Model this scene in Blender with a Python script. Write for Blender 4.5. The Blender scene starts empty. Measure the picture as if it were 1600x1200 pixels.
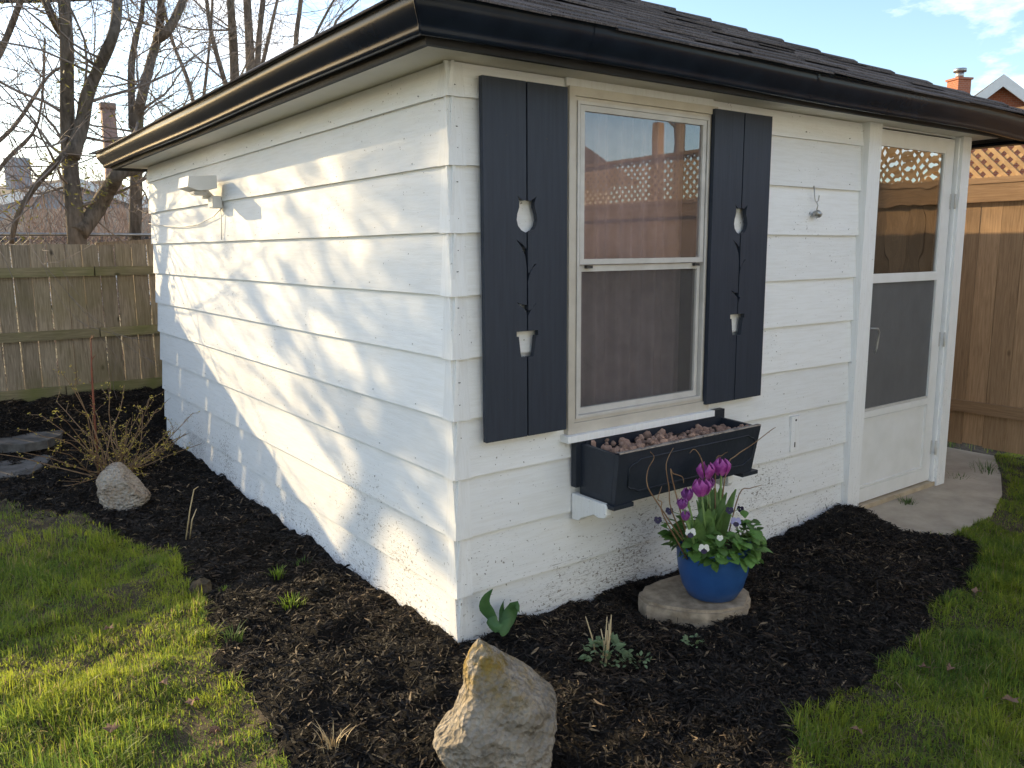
import bpy, bmesh, math, random
import numpy as np
from mathutils import Vector, Matrix, noise as mnoise

random.seed(7); rng = np.random.default_rng(7)
scene = bpy.context.scene
COL = scene.collection

# ------------------------------------------------------------------ camera, sky, sun, exposure
CAM = Vector((-1.5879, -2.5341, 1.5285)); FPX = 1276.35
_y, _p, _r = 0.6327, -0.1632, -0.0071
FW = Vector((math.sin(_y)*math.cos(_p), math.cos(_y)*math.cos(_p), math.sin(_p)))
_rt = FW.cross(Vector((0, 0, 1))).normalized(); _up = _rt.cross(FW)
RT = math.cos(_r)*_rt + math.sin(_r)*_up
UP = -math.sin(_r)*_rt + math.cos(_r)*_up
cd = bpy.data.cameras.new('camera'); cam = bpy.data.objects.new('camera', cd); COL.objects.link(cam)
m = Matrix.Identity(4)
for i in range(3):
    m[i][0] = RT[i]; m[i][1] = UP[i]; m[i][2] = -FW[i]; m[i][3] = CAM[i]
cam.matrix_world = m
cd.sensor_width = 36; cd.lens = 36*FPX/1600; cd.clip_end = 2000; cd.clip_start = 0.05
scene.camera = cam

SUN_TO = Vector((-1.0, 2.6, 0.92)).normalized()          # towards the sun: low, behind and left of the shed
world = bpy.data.worlds.new('World'); scene.world = world; world.use_nodes = True
wt = world.node_tree; wn = wt.nodes; wl = wt.links
bg = wn['Background']; bg.inputs['Strength'].default_value = 0.09
sky = wn.new('ShaderNodeTexSky'); sky.sky_type = 'NISHITA'; sky.sun_disc = False
sky.sun_elevation = math.asin(SUN_TO.z); sky.sun_rotation = math.atan2(SUN_TO.x, SUN_TO.y)
sky.air_density = 1.0; sky.dust_density = 0.6; sky.ozone_density = 1.7
tc = wn.new('ShaderNodeTexCoord'); mp = wn.new('ShaderNodeMapping'); mp.inputs['Scale'].default_value = (1.0, 1.0, 2.6)
mp.inputs['Location'].default_value = (0.75, 0.3, 0.2); mp.inputs['Rotation'].default_value = (0, 0, 0.42)
nz = wn.new('ShaderNodeTexNoise'); nz.inputs['Scale'].default_value = 2.3; nz.inputs['Detail'].default_value = 9; nz.inputs['Roughness'].default_value = 0.62
cr = wn.new('ShaderNodeValToRGB'); cr.color_ramp.elements[0].position = 0.505; cr.color_ramp.elements[1].position = 0.66
cr.color_ramp.elements[0].color = (0, 0, 0, 1); cr.color_ramp.elements[1].color = (.85, .85, .85, 1)
mx = wn.new('ShaderNodeMix'); mx.data_type = 'RGBA'; mx.inputs[7].default_value = (8.6, 8.3, 8.0, 1)
wl.new(tc.outputs['Generated'], mp.inputs['Vector']); wl.new(mp.outputs[0], nz.inputs['Vector']); wl.new(nz.outputs['Fac'], cr.inputs[0])
wl.new(cr.outputs[0], mx.inputs[0]); wl.new(sky.outputs[0], mx.inputs[6]); wl.new(mx.outputs[2], bg.inputs['Color'])

sd = bpy.data.lights.new('sun', 'SUN'); sd.energy = 2.6; sd.angle = math.radians(0.5); sd.color = (1.0, 0.76, 0.42)
sun = bpy.data.objects.new('sun', sd); COL.objects.link(sun)
sun.rotation_euler = (-SUN_TO).to_track_quat('-Z', 'Y').to_euler(); sun.location = (-20, 50, 20)
scene.view_settings.view_transform = 'Standard'; scene.view_settings.look = 'None'
scene.view_settings.gamma = 1; scene.view_settings.use_curve_mapping = False
scene.view_settings.exposure = 1.8

# ------------------------------------------------------------------ helpers
def ray(u, v): return RT*((u-800)/FPX) - UP*((v-600)/FPX) + FW
def at(u, v, ax, val):
    d = ray(u, v); i = 'xyz'.index(ax); return CAM + d*((val-CAM[i])/d[i])
def far(u, v, t): return CAM + ray(u, v)*t
def sstep(a, b, x):
    t = np.clip((x-a)/(b-a), 0, 1); return t*t*(3-2*t)

class MB:
    def __init__(s): s.v = []; s.f = []; s.sm = []
    def add(s, vs, fs, smooth=False):
        o = len(s.v); s.v += [tuple(p) for p in vs]
        for f in fs: s.f.append(tuple(i+o for i in f)); s.sm.append(smooth)
    def box(s, a, b, mat=None, jit=0):
        (x0, y0, z0), (x1, y1, z1) = a, b
        vs = [Vector(p) for p in ((x0,y0,z0),(x1,y0,z0),(x1,y1,z0),(x0,y1,z0),(x0,y0,z1),(x1,y0,z1),(x1,y1,z1),(x0,y1,z1))]
        if jit: vs = [p+Vector((random.uniform(-jit,jit),random.uniform(-jit,jit),random.uniform(-jit,jit))) for p in vs]
        if mat: vs = [mat @ p for p in vs]
        s.add(vs, [(3,2,1,0),(4,5,6,7),(0,1,5,4),(1,2,6,5),(2,3,7,6),(3,0,4,7)])
        return s
    def tube(s, pts, rad, n=6, cap=True):
        pts = [Vector(p) for p in pts]; k = len(pts)
        if not hasattr(rad, '__len__'): rad = [rad]*k
        o = len(s.v); ref = None
        for i, p in enumerate(pts):
            t = (pts[min(i+1,k-1)]-pts[max(i-1,0)])
            t = t.normalized() if t.length > 1e-9 else Vector((0,0,1))
            if ref is None:
                ref = t.orthogonal().normalized()
            ref = (ref - t*ref.dot(t))
            ref = ref.normalized() if ref.length > 1e-6 else t.orthogonal().normalized()
            b = t.cross(ref)
            for j in range(n):
                a = 2*math.pi*j/n
                s.v.append(tuple(p + (ref*math.cos(a)+b*math.sin(a))*rad[i]))
        for i in range(k-1):
            for j in range(n):
                j2 = (j+1) % n
                s.f.append((o+i*n+j, o+i*n+j2, o+(i+1)*n+j2, o+(i+1)*n+j)); s.sm.append(True)
        if cap and n > 2:
            s.f.append(tuple(o+j for j in reversed(range(n)))); s.sm.append(False)
            s.f.append(tuple(o+(k-1)*n+j for j in range(n))); s.sm.append(False)
        return s
    def lathe(s, prof, n=32, c=(0,0,0)):
        o = len(s.v)
        for r, z in prof:
            for j in range(n):
                a = 2*math.pi*j/n; s.v.append((c[0]+r*math.cos(a), c[1]+r*math.sin(a), c[2]+z))
        for i in range(len(prof)-1):
            for j in range(n):
                j2 = (j+1) % n; s.f.append((o+i*n+j, o+i*n+j2, o+(i+1)*n+j2, o+(i+1)*n+j)); s.sm.append(True)
        return s
    def strip(s, pts, wid, side, fold=0.0, smooth=True):
        """leaf like strip along pts, half widths wid, 'side' the sideways vector(s)"""
        o = len(s.v); k = len(pts)
        for i, p in enumerate(pts):
            p = Vector(p); sv = Vector(side[i] if isinstance(side, list) else side)
            t = (Vector(pts[min(i+1,k-1)])-Vector(pts[max(i-1,0)])).normalized(); nn = sv.cross(t).normalized()
            s.v += [tuple(p-sv*wid[i]+nn*fold*wid[i]), tuple(p), tuple(p+sv*wid[i]+nn*fold*wid[i])]
        for i in range(k-1):
            for j in (0, 1):
                s.f.append((o+3*i+j, o+3*i+j+1, o+3*i+j+4, o+3*i+j+3)); s.sm.append(smooth)
        return s
    def mesh(s, name, mat):
        me = bpy.data.meshes.new(name); me.from_pydata(s.v, [], s.f)
        if any(s.sm): me.polygons.foreach_set('use_smooth', s.sm)
        me.validate(); me.update()
        if mat: me.materials.append(mat)
        return me
    def build(s, name, mat, parent=None): return link(name, s.mesh(name, mat), parent)

def link(name, me, parent=None, loc=None, rot=None):
    o = bpy.data.objects.new(name, me); COL.objects.link(o)
    if loc is not None: o.location = loc
    if rot is not None: o.rotation_euler = rot
    if parent is not None:
        o.parent = parent; 
        if parent.type == 'EMPTY' or True:
            o.matrix_parent_inverse = world_of(parent).inverted()
    return o
def world_of(o):
    M = Matrix.LocRotScale(o.location, o.rotation_euler, o.scale)
    if o.parent: M = world_of(o.parent) @ o.matrix_parent_inverse @ M
    return M
def local(name, me, parent, loc=(0,0,0), rot=(0,0,0), sc=(1,1,1)):
    o = bpy.data.objects.new(name, me); COL.objects.link(o); o.parent = parent
    o.location = loc; o.rotation_euler = rot; o.scale = sc
    return o
def tag(o, label=None, cat=None, group=None, kind=None):
    if label: o['label'] = label
    if cat: o['category'] = cat
    if group: o['group'] = group
    if kind: o['kind'] = kind
    return o
def thing(name, label, cat, loc=(0,0,0), rz=0, group=None):
    o = bpy.data.objects.new(name, None); COL.objects.link(o); o.location = loc; o.rotation_euler = (0,0,rz)
    o.empty_display_size = 0.1
    return tag(o, label, cat, group)
def copy_tree(o, parent=None):
    c = o.copy(); COL.objects.link(c)
    if parent: c.parent = parent
    for ch in [q for q in bpy.data.objects if q.parent == o]: copy_tree(ch, c)
    return c
def np_mesh(name, V, F, mat, smooth=True, col=None):
    """V (n,3) F (m,k) arrays"""
    me = bpy.data.meshes.new(name); n = len(V); mF, k = F.shape
    me.vertices.add(n); me.vertices.foreach_set('co', V.astype(np.float32).ravel())
    me.loops.add(mF*k); me.loops.foreach_set('vertex_index', F.astype(np.int32).ravel())
    me.polygons.add(mF); me.polygons.foreach_set('loop_start', np.arange(0, mF*k, k, dtype=np.int32))
    me.polygons.foreach_set('loop_total', np.full(mF, k, np.int32))
    me.polygons.foreach_set('use_smooth', np.full(mF, smooth, bool))
    me.update(calc_edges=True)
    if col is not None:
        a = me.color_attributes.new('Col', 'FLOAT_COLOR', 'POINT')
        a.data.foreach_set('color', np.concatenate([col, np.ones((n,1))], 1).astype(np.float32).ravel())
    me.materials.append(mat)
    return me
# value noise for the terrain
_tab = rng.random((256, 256))
def vnoise(x, y):
    xi = np.floor(x).astype(int); yi = np.floor(y).astype(int); fx = x-xi; fy = y-yi
    fx = fx*fx*(3-2*fx); fy = fy*fy*(3-2*fy)
    g = lambda a, b: _tab[a % 256, b % 256]
    return (g(xi,yi)*(1-fx)+g(xi+1,yi)*fx)*(1-fy)+(g(xi,yi+1)*(1-fx)+g(xi+1,yi+1)*fx)*fy - 0.5
def fbm(x, y, o=3):
    s = 0; a = 1
    for k in range(o): s = s+a*vnoise(x*2**k+17*k, y*2**k+5*k); a *= .5
    return s

# ------------------------------------------------------------------ materials
def new_mat(name):
    mt = bpy.data.materials.new(name); mt.use_nodes = True
    return mt, mt.node_tree.nodes, mt.node_tree.links, mt.node_tree.nodes['Principled BSDF']
def simple(name, c1, c2=None, rough=.6, scale=(8,8,8), ns=1.0, bump=.2, bscale=60, detail=6, metal=0, spec=.4, rand=0.0, bdist=.004, pos=(.35,.65)):
    mt, n, l, b = new_mat(name)
    b.inputs['Roughness'].default_value = rough; b.inputs['Metallic'].default_value = metal
    b.inputs['Specular IOR Level'].default_value = spec
    t = n.new('ShaderNodeTexCoord'); mpp = n.new('ShaderNodeMapping'); mpp.inputs['Scale'].default_value = scale
    l.new(t.outputs['Object'], mpp.inputs[0])
    nn = n.new('ShaderNodeTexNoise'); nn.inputs['Scale'].default_value = ns; nn.inputs['Detail'].default_value = detail; nn.inputs['Roughness'].default_value = .6
    l.new(mpp.outputs[0], nn.inputs['Vector'])
    rp = n.new('ShaderNodeValToRGB'); rp.color_ramp.elements[0].color = (*c1, 1); rp.color_ramp.elements[1].color = (*(c2 or c1), 1)
    rp.color_ramp.elements[0].position, rp.color_ramp.elements[1].position = pos
    l.new(nn.outputs['Fac'], rp.inputs[0])
    out = rp.outputs[0]
    if rand:
        oi = n.new('ShaderNodeObjectInfo'); mr = n.new('ShaderNodeMapRange'); mr.inputs['To Min'].default_value = 1-rand; mr.inputs['To Max'].default_value = 1+rand
        l.new(oi.outputs['Random'], mr.inputs[0])
        hs = n.new('ShaderNodeHueSaturation'); l.new(mr.outputs[0], hs.inputs['Value']); l.new(out, hs.inputs['Color']); out = hs.outputs[0]
    l.new(out, b.inputs['Base Color'])
    if bump:
        n2 = n.new('ShaderNodeTexNoise'); n2.inputs['Scale'].default_value = bscale; n2.inputs['Detail'].default_value = 5
        l.new(mpp.outputs[0] if scale != (8,8,8) else t.outputs['Object'], n2.inputs['Vector'])
        bp = n.new('ShaderNodeBump'); bp.inputs['Strength'].default_value = bump; bp.inputs['Distance'].default_value = bdist
        l.new(n2.outputs['Fac'], bp.inputs['Height']); l.new(bp.outputs[0], b.inputs['Normal'])
    return mt

def paint_white(name, stretch, chips=1.0, base=(.83,.835,.835), lowchips=True):
    """old brushed white paint: hairline cracks along the grain, chips showing grey wood, faint dirt"""
    mt, n, l, b = new_mat(name)
    b.inputs['Roughness'].default_value = .62; b.inputs['Specular IOR Level'].default_value = .22
    t = n.new('ShaderNodeTexCoord'); ge = n.new('ShaderNodeNewGeometry')
    def mapn(sc):
        q = n.new('ShaderNodeMapping'); q.inputs['Scale'].default_value = sc; l.new(t.outputs['Object'], q.inputs[0]); return q.outputs[0]
    def nzz(vec, s, d=6, r=.6):
        q = n.new('ShaderNodeTexNoise'); q.inputs['Scale'].default_value = s; q.inputs['Detail'].default_value = d; q.inputs['Roughness'].default_value = r
        l.new(vec, q.inputs['Vector']); return q.outputs['Fac']
    def mr(v, a, b2, c=0, d=1):
        q = n.new('ShaderNodeMapRange'); q.inputs['From Min'].default_value = a; q.inputs['From Max'].default_value = b2
        q.inputs['To Min'].default_value = c; q.inputs['To Max'].default_value = d; l.new(v, q.inputs[0]); return q.outputs[0]
    def math_(op, a, b2):
        q = n.new('ShaderNodeMath'); q.operation = op
        for i, z in enumerate((a, b2)):
            if isinstance(z, (int, float)): q.inputs[i].default_value = z
            else: l.new(z, q.inputs[i])
        return q.outputs[0]
    st = mapn(stretch)
    iso = t.outputs['Object']
    fine = nzz(st, 9, 8, .7); region = nzz(iso, 1.7, 3); chipn = nzz(st, 16, 5, .65); spots = nzz(iso, 75, 2, .5)
    sx = n.new('ShaderNodeSeparateXYZ'); l.new(ge.outputs['Position'], sx.inputs[0])
    low = mr(sx.outputs['Z'], .6, .0, 0, .115) if lowchips else 0.0
    thr = math_('ADD', mr(region, .35, .7, -.075, .065), low)
    ch = math_('MAXIMUM', mr(math_('ADD', chipn, thr), .685, .72), mr(math_('ADD', spots, math_('MULTIPLY', thr, .9)), .725, .745))
    ch = math_('MAXIMUM', ch, mr(math_('ADD', nzz(st, 4.5, 7, .7), math_('MULTIPLY', low, 1.15)), .735, .765)) if lowchips else ch
    ch = math_('MULTIPLY', ch, chips*.85)
    dirt = mr(nzz(st, 3.2, 7), .42, .75, 0, .32)
    m1 = n.new('ShaderNodeMix'); m1.data_type = 'RGBA'; m1.inputs[6].default_value = (*base, 1); m1.inputs[7].default_value = (.62,.60,.55, 1); l.new(dirt, m1.inputs[0])
    m2 = n.new('ShaderNodeMix'); m2.data_type = 'RGBA'; m2.inputs[7].default_value = (.20,.175,.15, 1); l.new(ch, m2.inputs[0]); l.new(m1.outputs[2], m2.inputs[6])
    oi = n.new('ShaderNodeObjectInfo'); hs = n.new('ShaderNodeHueSaturation'); l.new(mr(oi.outputs['Random'], 0, 1, .94, 1.04), hs.inputs['Value']); l.new(m2.outputs[2], hs.inputs['Color'])
    l.new(hs.outputs[0], b.inputs['Base Color'])
    rough = nzz(iso, 38, 4, .6)
    hgt = math_('ADD', math_('MULTIPLY', fine, .5), math_('SUBTRACT', math_('MULTIPLY', math_('MULTIPLY', rough, mr(region, .45, .62)), .55), math_('MULTIPLY', ch, .35)))
    bp = n.new('ShaderNodeBump'); bp.inputs['Strength'].default_value = .42; bp.inputs['Distance'].default_value = .005
    l.new(hgt, bp.inputs['Height']); l.new(bp.outputs[0], b.inputs['Normal'])
    return mt

def leafy(name, c1, c2, trans=.45, rough=.45, attr=False, rand=.0, ns=30):
    mt, n, l, b = new_mat(name)
    b.inputs['Roughness'].default_value = rough; b.inputs['Specular IOR Level'].default_value = .3
    if attr:
        a = n.new('ShaderNodeAttribute'); a.attribute_name = 'Col'; out = a.outputs['Color']
    else:
        t = n.new('ShaderNodeTexCoord'); q = n.new('ShaderNodeTexNoise'); q.inputs['Scale'].default_value = ns; q.inputs['Detail'].default_value = 4; l.new(t.outputs['Object'], q.inputs['Vector'])
        rp = n.new('ShaderNodeValToRGB'); rp.color_ramp.elements[0].color = (*c1,1); rp.color_ramp.elements[1].color = (*c2,1)
        rp.color_ramp.elements[0].position = .35; rp.color_ramp.elements[1].position = .65; l.new(q.outputs['Fac'], rp.inputs[0]); out = rp.outputs[0]
        if rand:
            oi = n.new('ShaderNodeObjectInfo'); mr = n.new('ShaderNodeMapRange'); mr.inputs['To Min'].default_value = 1-rand; mr.inputs['To Max'].default_value = 1+rand
            l.new(oi.outputs['Random'], mr.inputs[0]); hs = n.new('ShaderNodeHueSaturation'); l.new(mr.outputs[0], hs.inputs['Value']); l.new(out, hs.inputs['Color']); out = hs.outputs[0]
    l.new(out, b.inputs['Base Color'])
    tr = n.new('ShaderNodeBsdfTranslucent'); l.new(out, tr.inputs['Color'])
    mxs = n.new('ShaderNodeMixShader'); mxs.inputs[0].default_value = trans
    l.new(b.outputs[0], mxs.inputs[1]); l.new(tr.outputs[0], mxs.inputs[2]); l.new(mxs.outputs[0], n['Material Output'].inputs['Surface'])
    return mt

def glass(name, boost, tint=(.9,.9,.9), rough=0.0, veil=0.0, veilc=(.5,.5,.5), wave=0.0):
    mt, n, l, b = new_mat(name); n.remove(b)
    fr = n.new('ShaderNodeFresnel'); fr.inputs['IOR'].default_value = 1.5
    mu = n.new('ShaderNodeMath'); mu.operation = 'MULTIPLY'; mu.use_clamp = True; mu.inputs[1].default_value = boost; l.new(fr.outputs[0], mu.inputs[0])
    tr = n.new('ShaderNodeBsdfTransparent'); tr.inputs['Color'].default_value = (*tint,1)
    gl = n.new('ShaderNodeBsdfGlossy'); gl.inputs['Roughness'].default_value = rough
    if wave:
        t = n.new('ShaderNodeTexCoord'); q = n.new('ShaderNodeTexNoise'); q.inputs['Scale'].default_value = 5; q.inputs['Detail'].default_value = 1; l.new(t.outputs['Object'], q.inputs['Vector'])
        bp = n.new('ShaderNodeBump'); bp.inputs['Strength'].default_value = wave; bp.inputs['Distance'].default_value = .01; l.new(q.outputs['Fac'], bp.inputs['Height']); l.new(bp.outputs[0], gl.inputs['Normal'])
    ms = n.new('ShaderNodeMixShader'); l.new(mu.outputs[0], ms.inputs[0]); l.new(tr.outputs[0], ms.inputs[1]); l.new(gl.outputs[0], ms.inputs[2])
    out = ms.outputs[0]
    if veil:
        df = n.new('ShaderNodeBsdfDiffuse'); df.inputs['Color'].default_value = (*veilc,1)
        tq = n.new('ShaderNodeTexCoord'); mq = n.new('ShaderNodeMapping'); mq.inputs['Scale'].default_value = (7, 7, 4); l.new(tq.outputs['Object'], mq.inputs[0])
        nq = n.new('ShaderNodeTexNoise'); nq.inputs['Scale'].default_value = 1.2; nq.inputs['Detail'].default_value = 9; nq.inputs['Roughness'].default_value = .7; l.new(mq.outputs[0], nq.inputs['Vector'])
        rq = n.new('ShaderNodeMapRange'); rq.inputs['From Min'].default_value = .3; rq.inputs['From Max'].default_value = .7; rq.inputs['To Min'].default_value = veil*.90; rq.inputs['To Max'].default_value = min(1, veil*1.10); l.new(nq.outputs['Fac'], rq.inputs[0])
        m2 = n.new('ShaderNodeMixShader'); l.new(rq.outputs[0], m2.inputs[0]); l.new(out, m2.inputs[1]); l.new(df.outputs[0], m2.inputs[2]); out = m2.outputs[0]
    l.new(out, n['Material Output'].inputs['Surface'])
    return mt

def wood(name, c1, c2, scale, rand=.15, moss=None, bump=.35, rough=.75):
    mt, n, l, b = new_mat(name)
    b.inputs['Roughness'].default_value = rough; b.inputs['Specular IOR Level'].default_value = .25
    t = n.new('ShaderNodeTexCoord'); mp_ = n.new('ShaderNodeMapping'); mp_.inputs['Scale'].default_value = scale
    oi = n.new('ShaderNodeObjectInfo'); ad = n.new('ShaderNodeVectorMath'); ad.operation = 'MULTIPLY_ADD'; ad.inputs[1].default_value = (3,7,11)
    l.new(oi.outputs['Random'], ad.inputs[0]); l.new(t.outputs['Object'], ad.inputs[2]); l.new(ad.outputs[0], mp_.inputs[0])
    q = n.new('ShaderNodeTexNoise'); q.inputs['Scale'].default_value = 6; q.inputs['Detail'].default_value = 8; q.inputs['Roughness'].default_value = .65; q.inputs['Distortion'].default_value = .6
    l.new(mp_.outputs[0], q.inputs['Vector'])
    rp = n.new('ShaderNodeValToRGB'); rp.color_ramp.elements[0].color = (*c1,1); rp.color_ramp.elements[1].color = (*c2,1); rp.color_ramp.elements[0].position = .32; rp.color_ramp.elements[1].position = .68
    l.new(q.outputs['Fac'], rp.inputs[0]); out = rp.outputs[0]
    # knots
    vo = n.new('ShaderNodeTexVoronoi'); vo.inputs['Scale'].default_value = 4.5; vm = n.new('ShaderNodeMapping'); vm.inputs['Scale'].default_value = tuple(1.0 if s > 1 else .55 for s in scale); l.new(ad.outputs[0], vm.inputs[0]); l.new(vm.outputs[0], vo.inputs['Vector'])
    kr = n.new('ShaderNodeMapRange'); kr.inputs['From Min'].default_value = .085; kr.inputs['From Max'].default_value = .03; l.new(vo.outputs['Distance'], kr.inputs[0])
    mk = n.new('ShaderNodeMix'); mk.data_type = 'RGBA'; mk.inputs[7].default_value = (*[c*.4 for c in c1],1); l.new(kr.outputs[0], mk.inputs[0]); l.new(out, mk.inputs[6]); out = mk.outputs[2]
    if moss:
        q2 = n.new('ShaderNodeTexNoise'); q2.inputs['Scale'].default_value = 2.2; q2.inputs['Detail'].default_value = 6; l.new(t.outputs['Object'], q2.inputs['Vector'])
        r2 = n.new('ShaderNodeMapRange'); r2.inputs['From Min'].default_value = .45; r2.inputs['From Max'].default_value = .68; r2.inputs['To Max'].default_value = .8; l.new(q2.outputs['Fac'], r2.inputs[0])
        m2 = n.new('ShaderNodeMix'); m2.data_type = 'RGBA'; m2.inputs[7].default_value = (*moss,1); l.new(r2.outputs[0], m2.inputs[0]); l.new(out, m2.inputs[6]); out = m2.outputs[2]
    mr = n.new('ShaderNodeMapRange'); mr.inputs['To Min'].default_value = 1-rand; mr.inputs['To Max'].default_value = 1+rand; l.new(oi.outputs['Random'], mr.inputs[0])
    hs = n.new('ShaderNodeHueSaturation'); l.new(mr.outputs[0], hs.inputs['Value']); l.new(out, hs.inputs['Color']); l.new(hs.outputs[0], b.inputs['Base Color'])
    bp = n.new('ShaderNodeBump'); bp.inputs['Strength'].default_value = bump; bp.inputs['Distance'].default_value = .004; l.new(q.outputs['Fac'], bp.inputs['Height']); l.new(bp.outputs[0], b.inputs['Normal'])
    return mt

M_SIDE_L = paint_white('white_paint_left', (60, 2.0, 26))
M_SIDE_F = paint_white('white_paint_front', (2.0, 60, 26))
M_TRIM = paint_white('white_paint_trim', (30, 30, 2.5), chips=.5)
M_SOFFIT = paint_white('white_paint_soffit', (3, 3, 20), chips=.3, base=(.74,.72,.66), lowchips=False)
M_DOORW = simple('white_door_enamel', (.80,.80,.79), (.74,.74,.72), rough=.35, bump=.08, bscale=40)
M_NAVY = simple('navy_black_paint', (.018,.025,.040), (.025,.033,.051), rough=.55, bump=.16, bscale=5, bdist=.003, rand=.08, scale=(26,26,1.6), ns=2.2, detail=9)
M_NAVYWORN = simple('worn_navy_black_paint', (.014,.019,.029), (.021,.027,.040), rough=.5, bump=.5, bscale=30, bdist=.004)
M_RIMWOOD = simple('bare_grey_wood', (.06,.055,.055), (.36,.31,.27), rough=.8, bump=.6, bscale=50, pos=(.30,.52), scale=(9,9,9), ns=4)
M_GUTTER = simple('black_gutter_metal', (.008,.011,.018), (.012,.017,.027), rough=.24, bump=.10, bscale=6, spec=.14, bdist=.006)
M_FASCIA = simple('black_fascia_paint', (.010,.010,.012), (.018,.018,.020), rough=.65, bump=.4, bscale=40)
M_SHINGLE = simple('asphalt_shingle', (.055,.048,.046), (.17,.145,.135), rough=.95, bump=.8, bscale=240, scale=(40,40,40), ns=3.5, rand=.22, spec=.1)
M_ALU = simple('beige_aluminium', (.48,.44,.38), (.56,.52,.45), rough=.45, bump=.15, bscale=60)
M_ALU2 = simple('grey_aluminium', (.50,.48,.45), (.60,.58,.55), rough=.4, bump=.1)
M_STEEL = simple('tarnished_steel', (.30,.30,.30), (.45,.44,.42), rough=.4, metal=.8, bump=.2)
M_DARKMETAL = simple('dark_metal', (.03,.03,.03), (.06,.055,.05), rough=.5, bump=.2)
M_GLASS = glass('window_glass', 3.3, (.88,.88,.9), wave=.018, veil=.12, veilc=(.50,.43,.45))
M_DGLASS = glass('door_glass', 4.0, (.85,.85,.85), wave=.22)
M_SCREEN = glass('insect_screen', .4, (.62,.62,.62), rough=.3, veil=.36, veilc=(.20,.19,.19))
M_SCREEND = glass('door_screen', .4, (.7,.7,.7), rough=.3, veil=.58, veilc=(.22,.22,.225))
M_CURTAIN = simple('mauve_curtain', (.40,.30,.32), (.52,.40,.42), rough=.9, bump=.1)
M_INSIDE = simple('dim_interior', (.10,.085,.07), (.14,.12,.10), rough=.9)
M_DARKDOOR = simple('dark_inner_door', (.045,.035,.028), (.07,.055,.045), rough=.6)
M_LAVA = simple('lava_rock', (.30,.16,.12), (.64,.44,.34), rough=.95, bump=.9, bscale=120, rand=.3, scale=(20,20,20), ns=2, bdist=.006)
M_CONC = simple('concrete', (.33,.275,.21), (.50,.43,.335), rough=.9, bump=.5, bscale=30, scale=(4,4,4), ns=1.3, detail=10, pos=(.3,.7))
M_SILLC = simple('sandy_sill', (.42,.33,.22), (.55,.45,.32), rough=.9, bump=.6, bscale=60)
M_FLAG = simple('flagstone', (.28,.225,.165), (.54,.44,.33), rough=.9, bump=.9, bscale=45, scale=(9,9,9), ns=2, bdist=.008)
M_SLATE = simple('grey_slab', (.055,.05,.045), (.16,.15,.14), rough=.85, bump=.5)
M_FENCEL = wood('weathered_mossy_wood', (.16,.125,.085), (.40,.32,.23), (14,14,.9), rand=.2, moss=(.19,.155,.075))
M_RAILL = wood('mossy_rail_wood', (.15,.125,.07), (.29,.24,.14), (.9,14,14), rand=.1, moss=(.125,.135,.035))
M_FENCER = wood('stained_cedar', (.25,.155,.085), (.42,.27,.155), (14,14,.8), rand=.24)
M_RAILR = wood('stained_cedar_rail', (.25,.15,.08), (.38,.24,.135), (14,.8,14), rand=.1)
M_LATT = wood('cedar_lattice', (.40,.25,.125), (.58,.39,.21), (5,3,3), rand=.12)
M_SOIL = simple('bare_soil', (.05,.038,.026), (.13,.10,.062), rough=.95, bump=.9, bscale=55, scale=(7,7,7), ns=3, bdist=.01)
M_MULCHB = simple('black_mulch_bed', (.006,.005,.0045), (.022,.018,.015), rough=.9, bump=1.0, bscale=70, scale=(30,30,30), ns=2, bdist=.015, spec=.2)
M_BLUE = simple('blue_glaze', (.017,.066,.21), (.026,.090,.27), rough=.38, bump=.12, bscale=22, spec=.5)
M_POTSOIL = simple('potting_soil', (.01,.008,.006), (.03,.022,.016), rough=.95, bump=.8)
M_TULIPLEAF = leafy('tulip_leaf', (.15,.26,.08), (.23,.36,.12), trans=.3, rand=.15)
M_TULIPSTEM = leafy('tulip_stem', (.16,.26,.08), (.2,.3,.1), trans=.1)
M_PETAL = leafy('magenta_petal', (.38,.06,.32), (.60,.17,.50), trans=.35, ns=45)
M_PETALD = leafy('purple_petal', (.20,.045,.23), (.36,.11,.36), trans=.3, ns=45)
M_PANSYLEAF = leafy('pansy_leaf', (.075,.165,.035), (.145,.27,.065), trans=.25, rand=.3)
M_PV = leafy('lilac_petal', (.30,.28,.55), (.50,.48,.72), trans=.2)
M_PW = leafy('white_petal', (.75,.75,.70), (.82,.82,.78), trans=.2)
M_PD = leafy('dark_violet_petal', (.018,.012,.045), (.04,.03,.08), trans=.1)
M_TWIG = simple('curly_twig_bark', (.17,.095,.05), (.27,.17,.09), rough=.7)
M_DRY = simple('dry_straw', (.42,.32,.17), (.58,.46,.28), rough=.8, bump=0)
M_BARK = simple('tree_bark', (.105,.085,.066), (.26,.21,.165), rough=.95, bump=1.0, bscale=26, scale=(14,14,3), ns=2, bdist=.02)
M_TWIGD = simple('bare_twigs', (.15,.12,.10), (.29,.235,.20), rough=.9, bump=0)
M_BRUSH = simple('pinkish_brush_twigs', (.20,.14,.12), (.36,.27,.24), rough=.9, bump=0)
M_EVERG = leafy('evergreen_sprays', (.045,.062,.016), (.13,.13,.030), trans=.3)
M_CATKIN = leafy('spring_catkins', (.16,.15,.03), (.30,.26,.06), trans=.3)
M_FORSY = leafy('forsythia_buds', (.36,.27,.05), (.55,.43,.08), trans=.2)
M_FORSTEM = simple('shrub_stems', (.17,.10,.055), (.28,.18,.10), rough=.8, bump=0)
M_REDSTEM = simple('red_cane', (.16,.045,.025), (.28,.09,.045), rough=.6, bump=0)
M_HOSTA = leafy('bulb_leaf', (.055,.13,.045), (.10,.20,.07), trans=.25, ns=12)
M_PEREN = leafy('sage_green_leaf', (.13,.19,.095), (.22,.29,.15), trans=.2, rand=.2)
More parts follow.
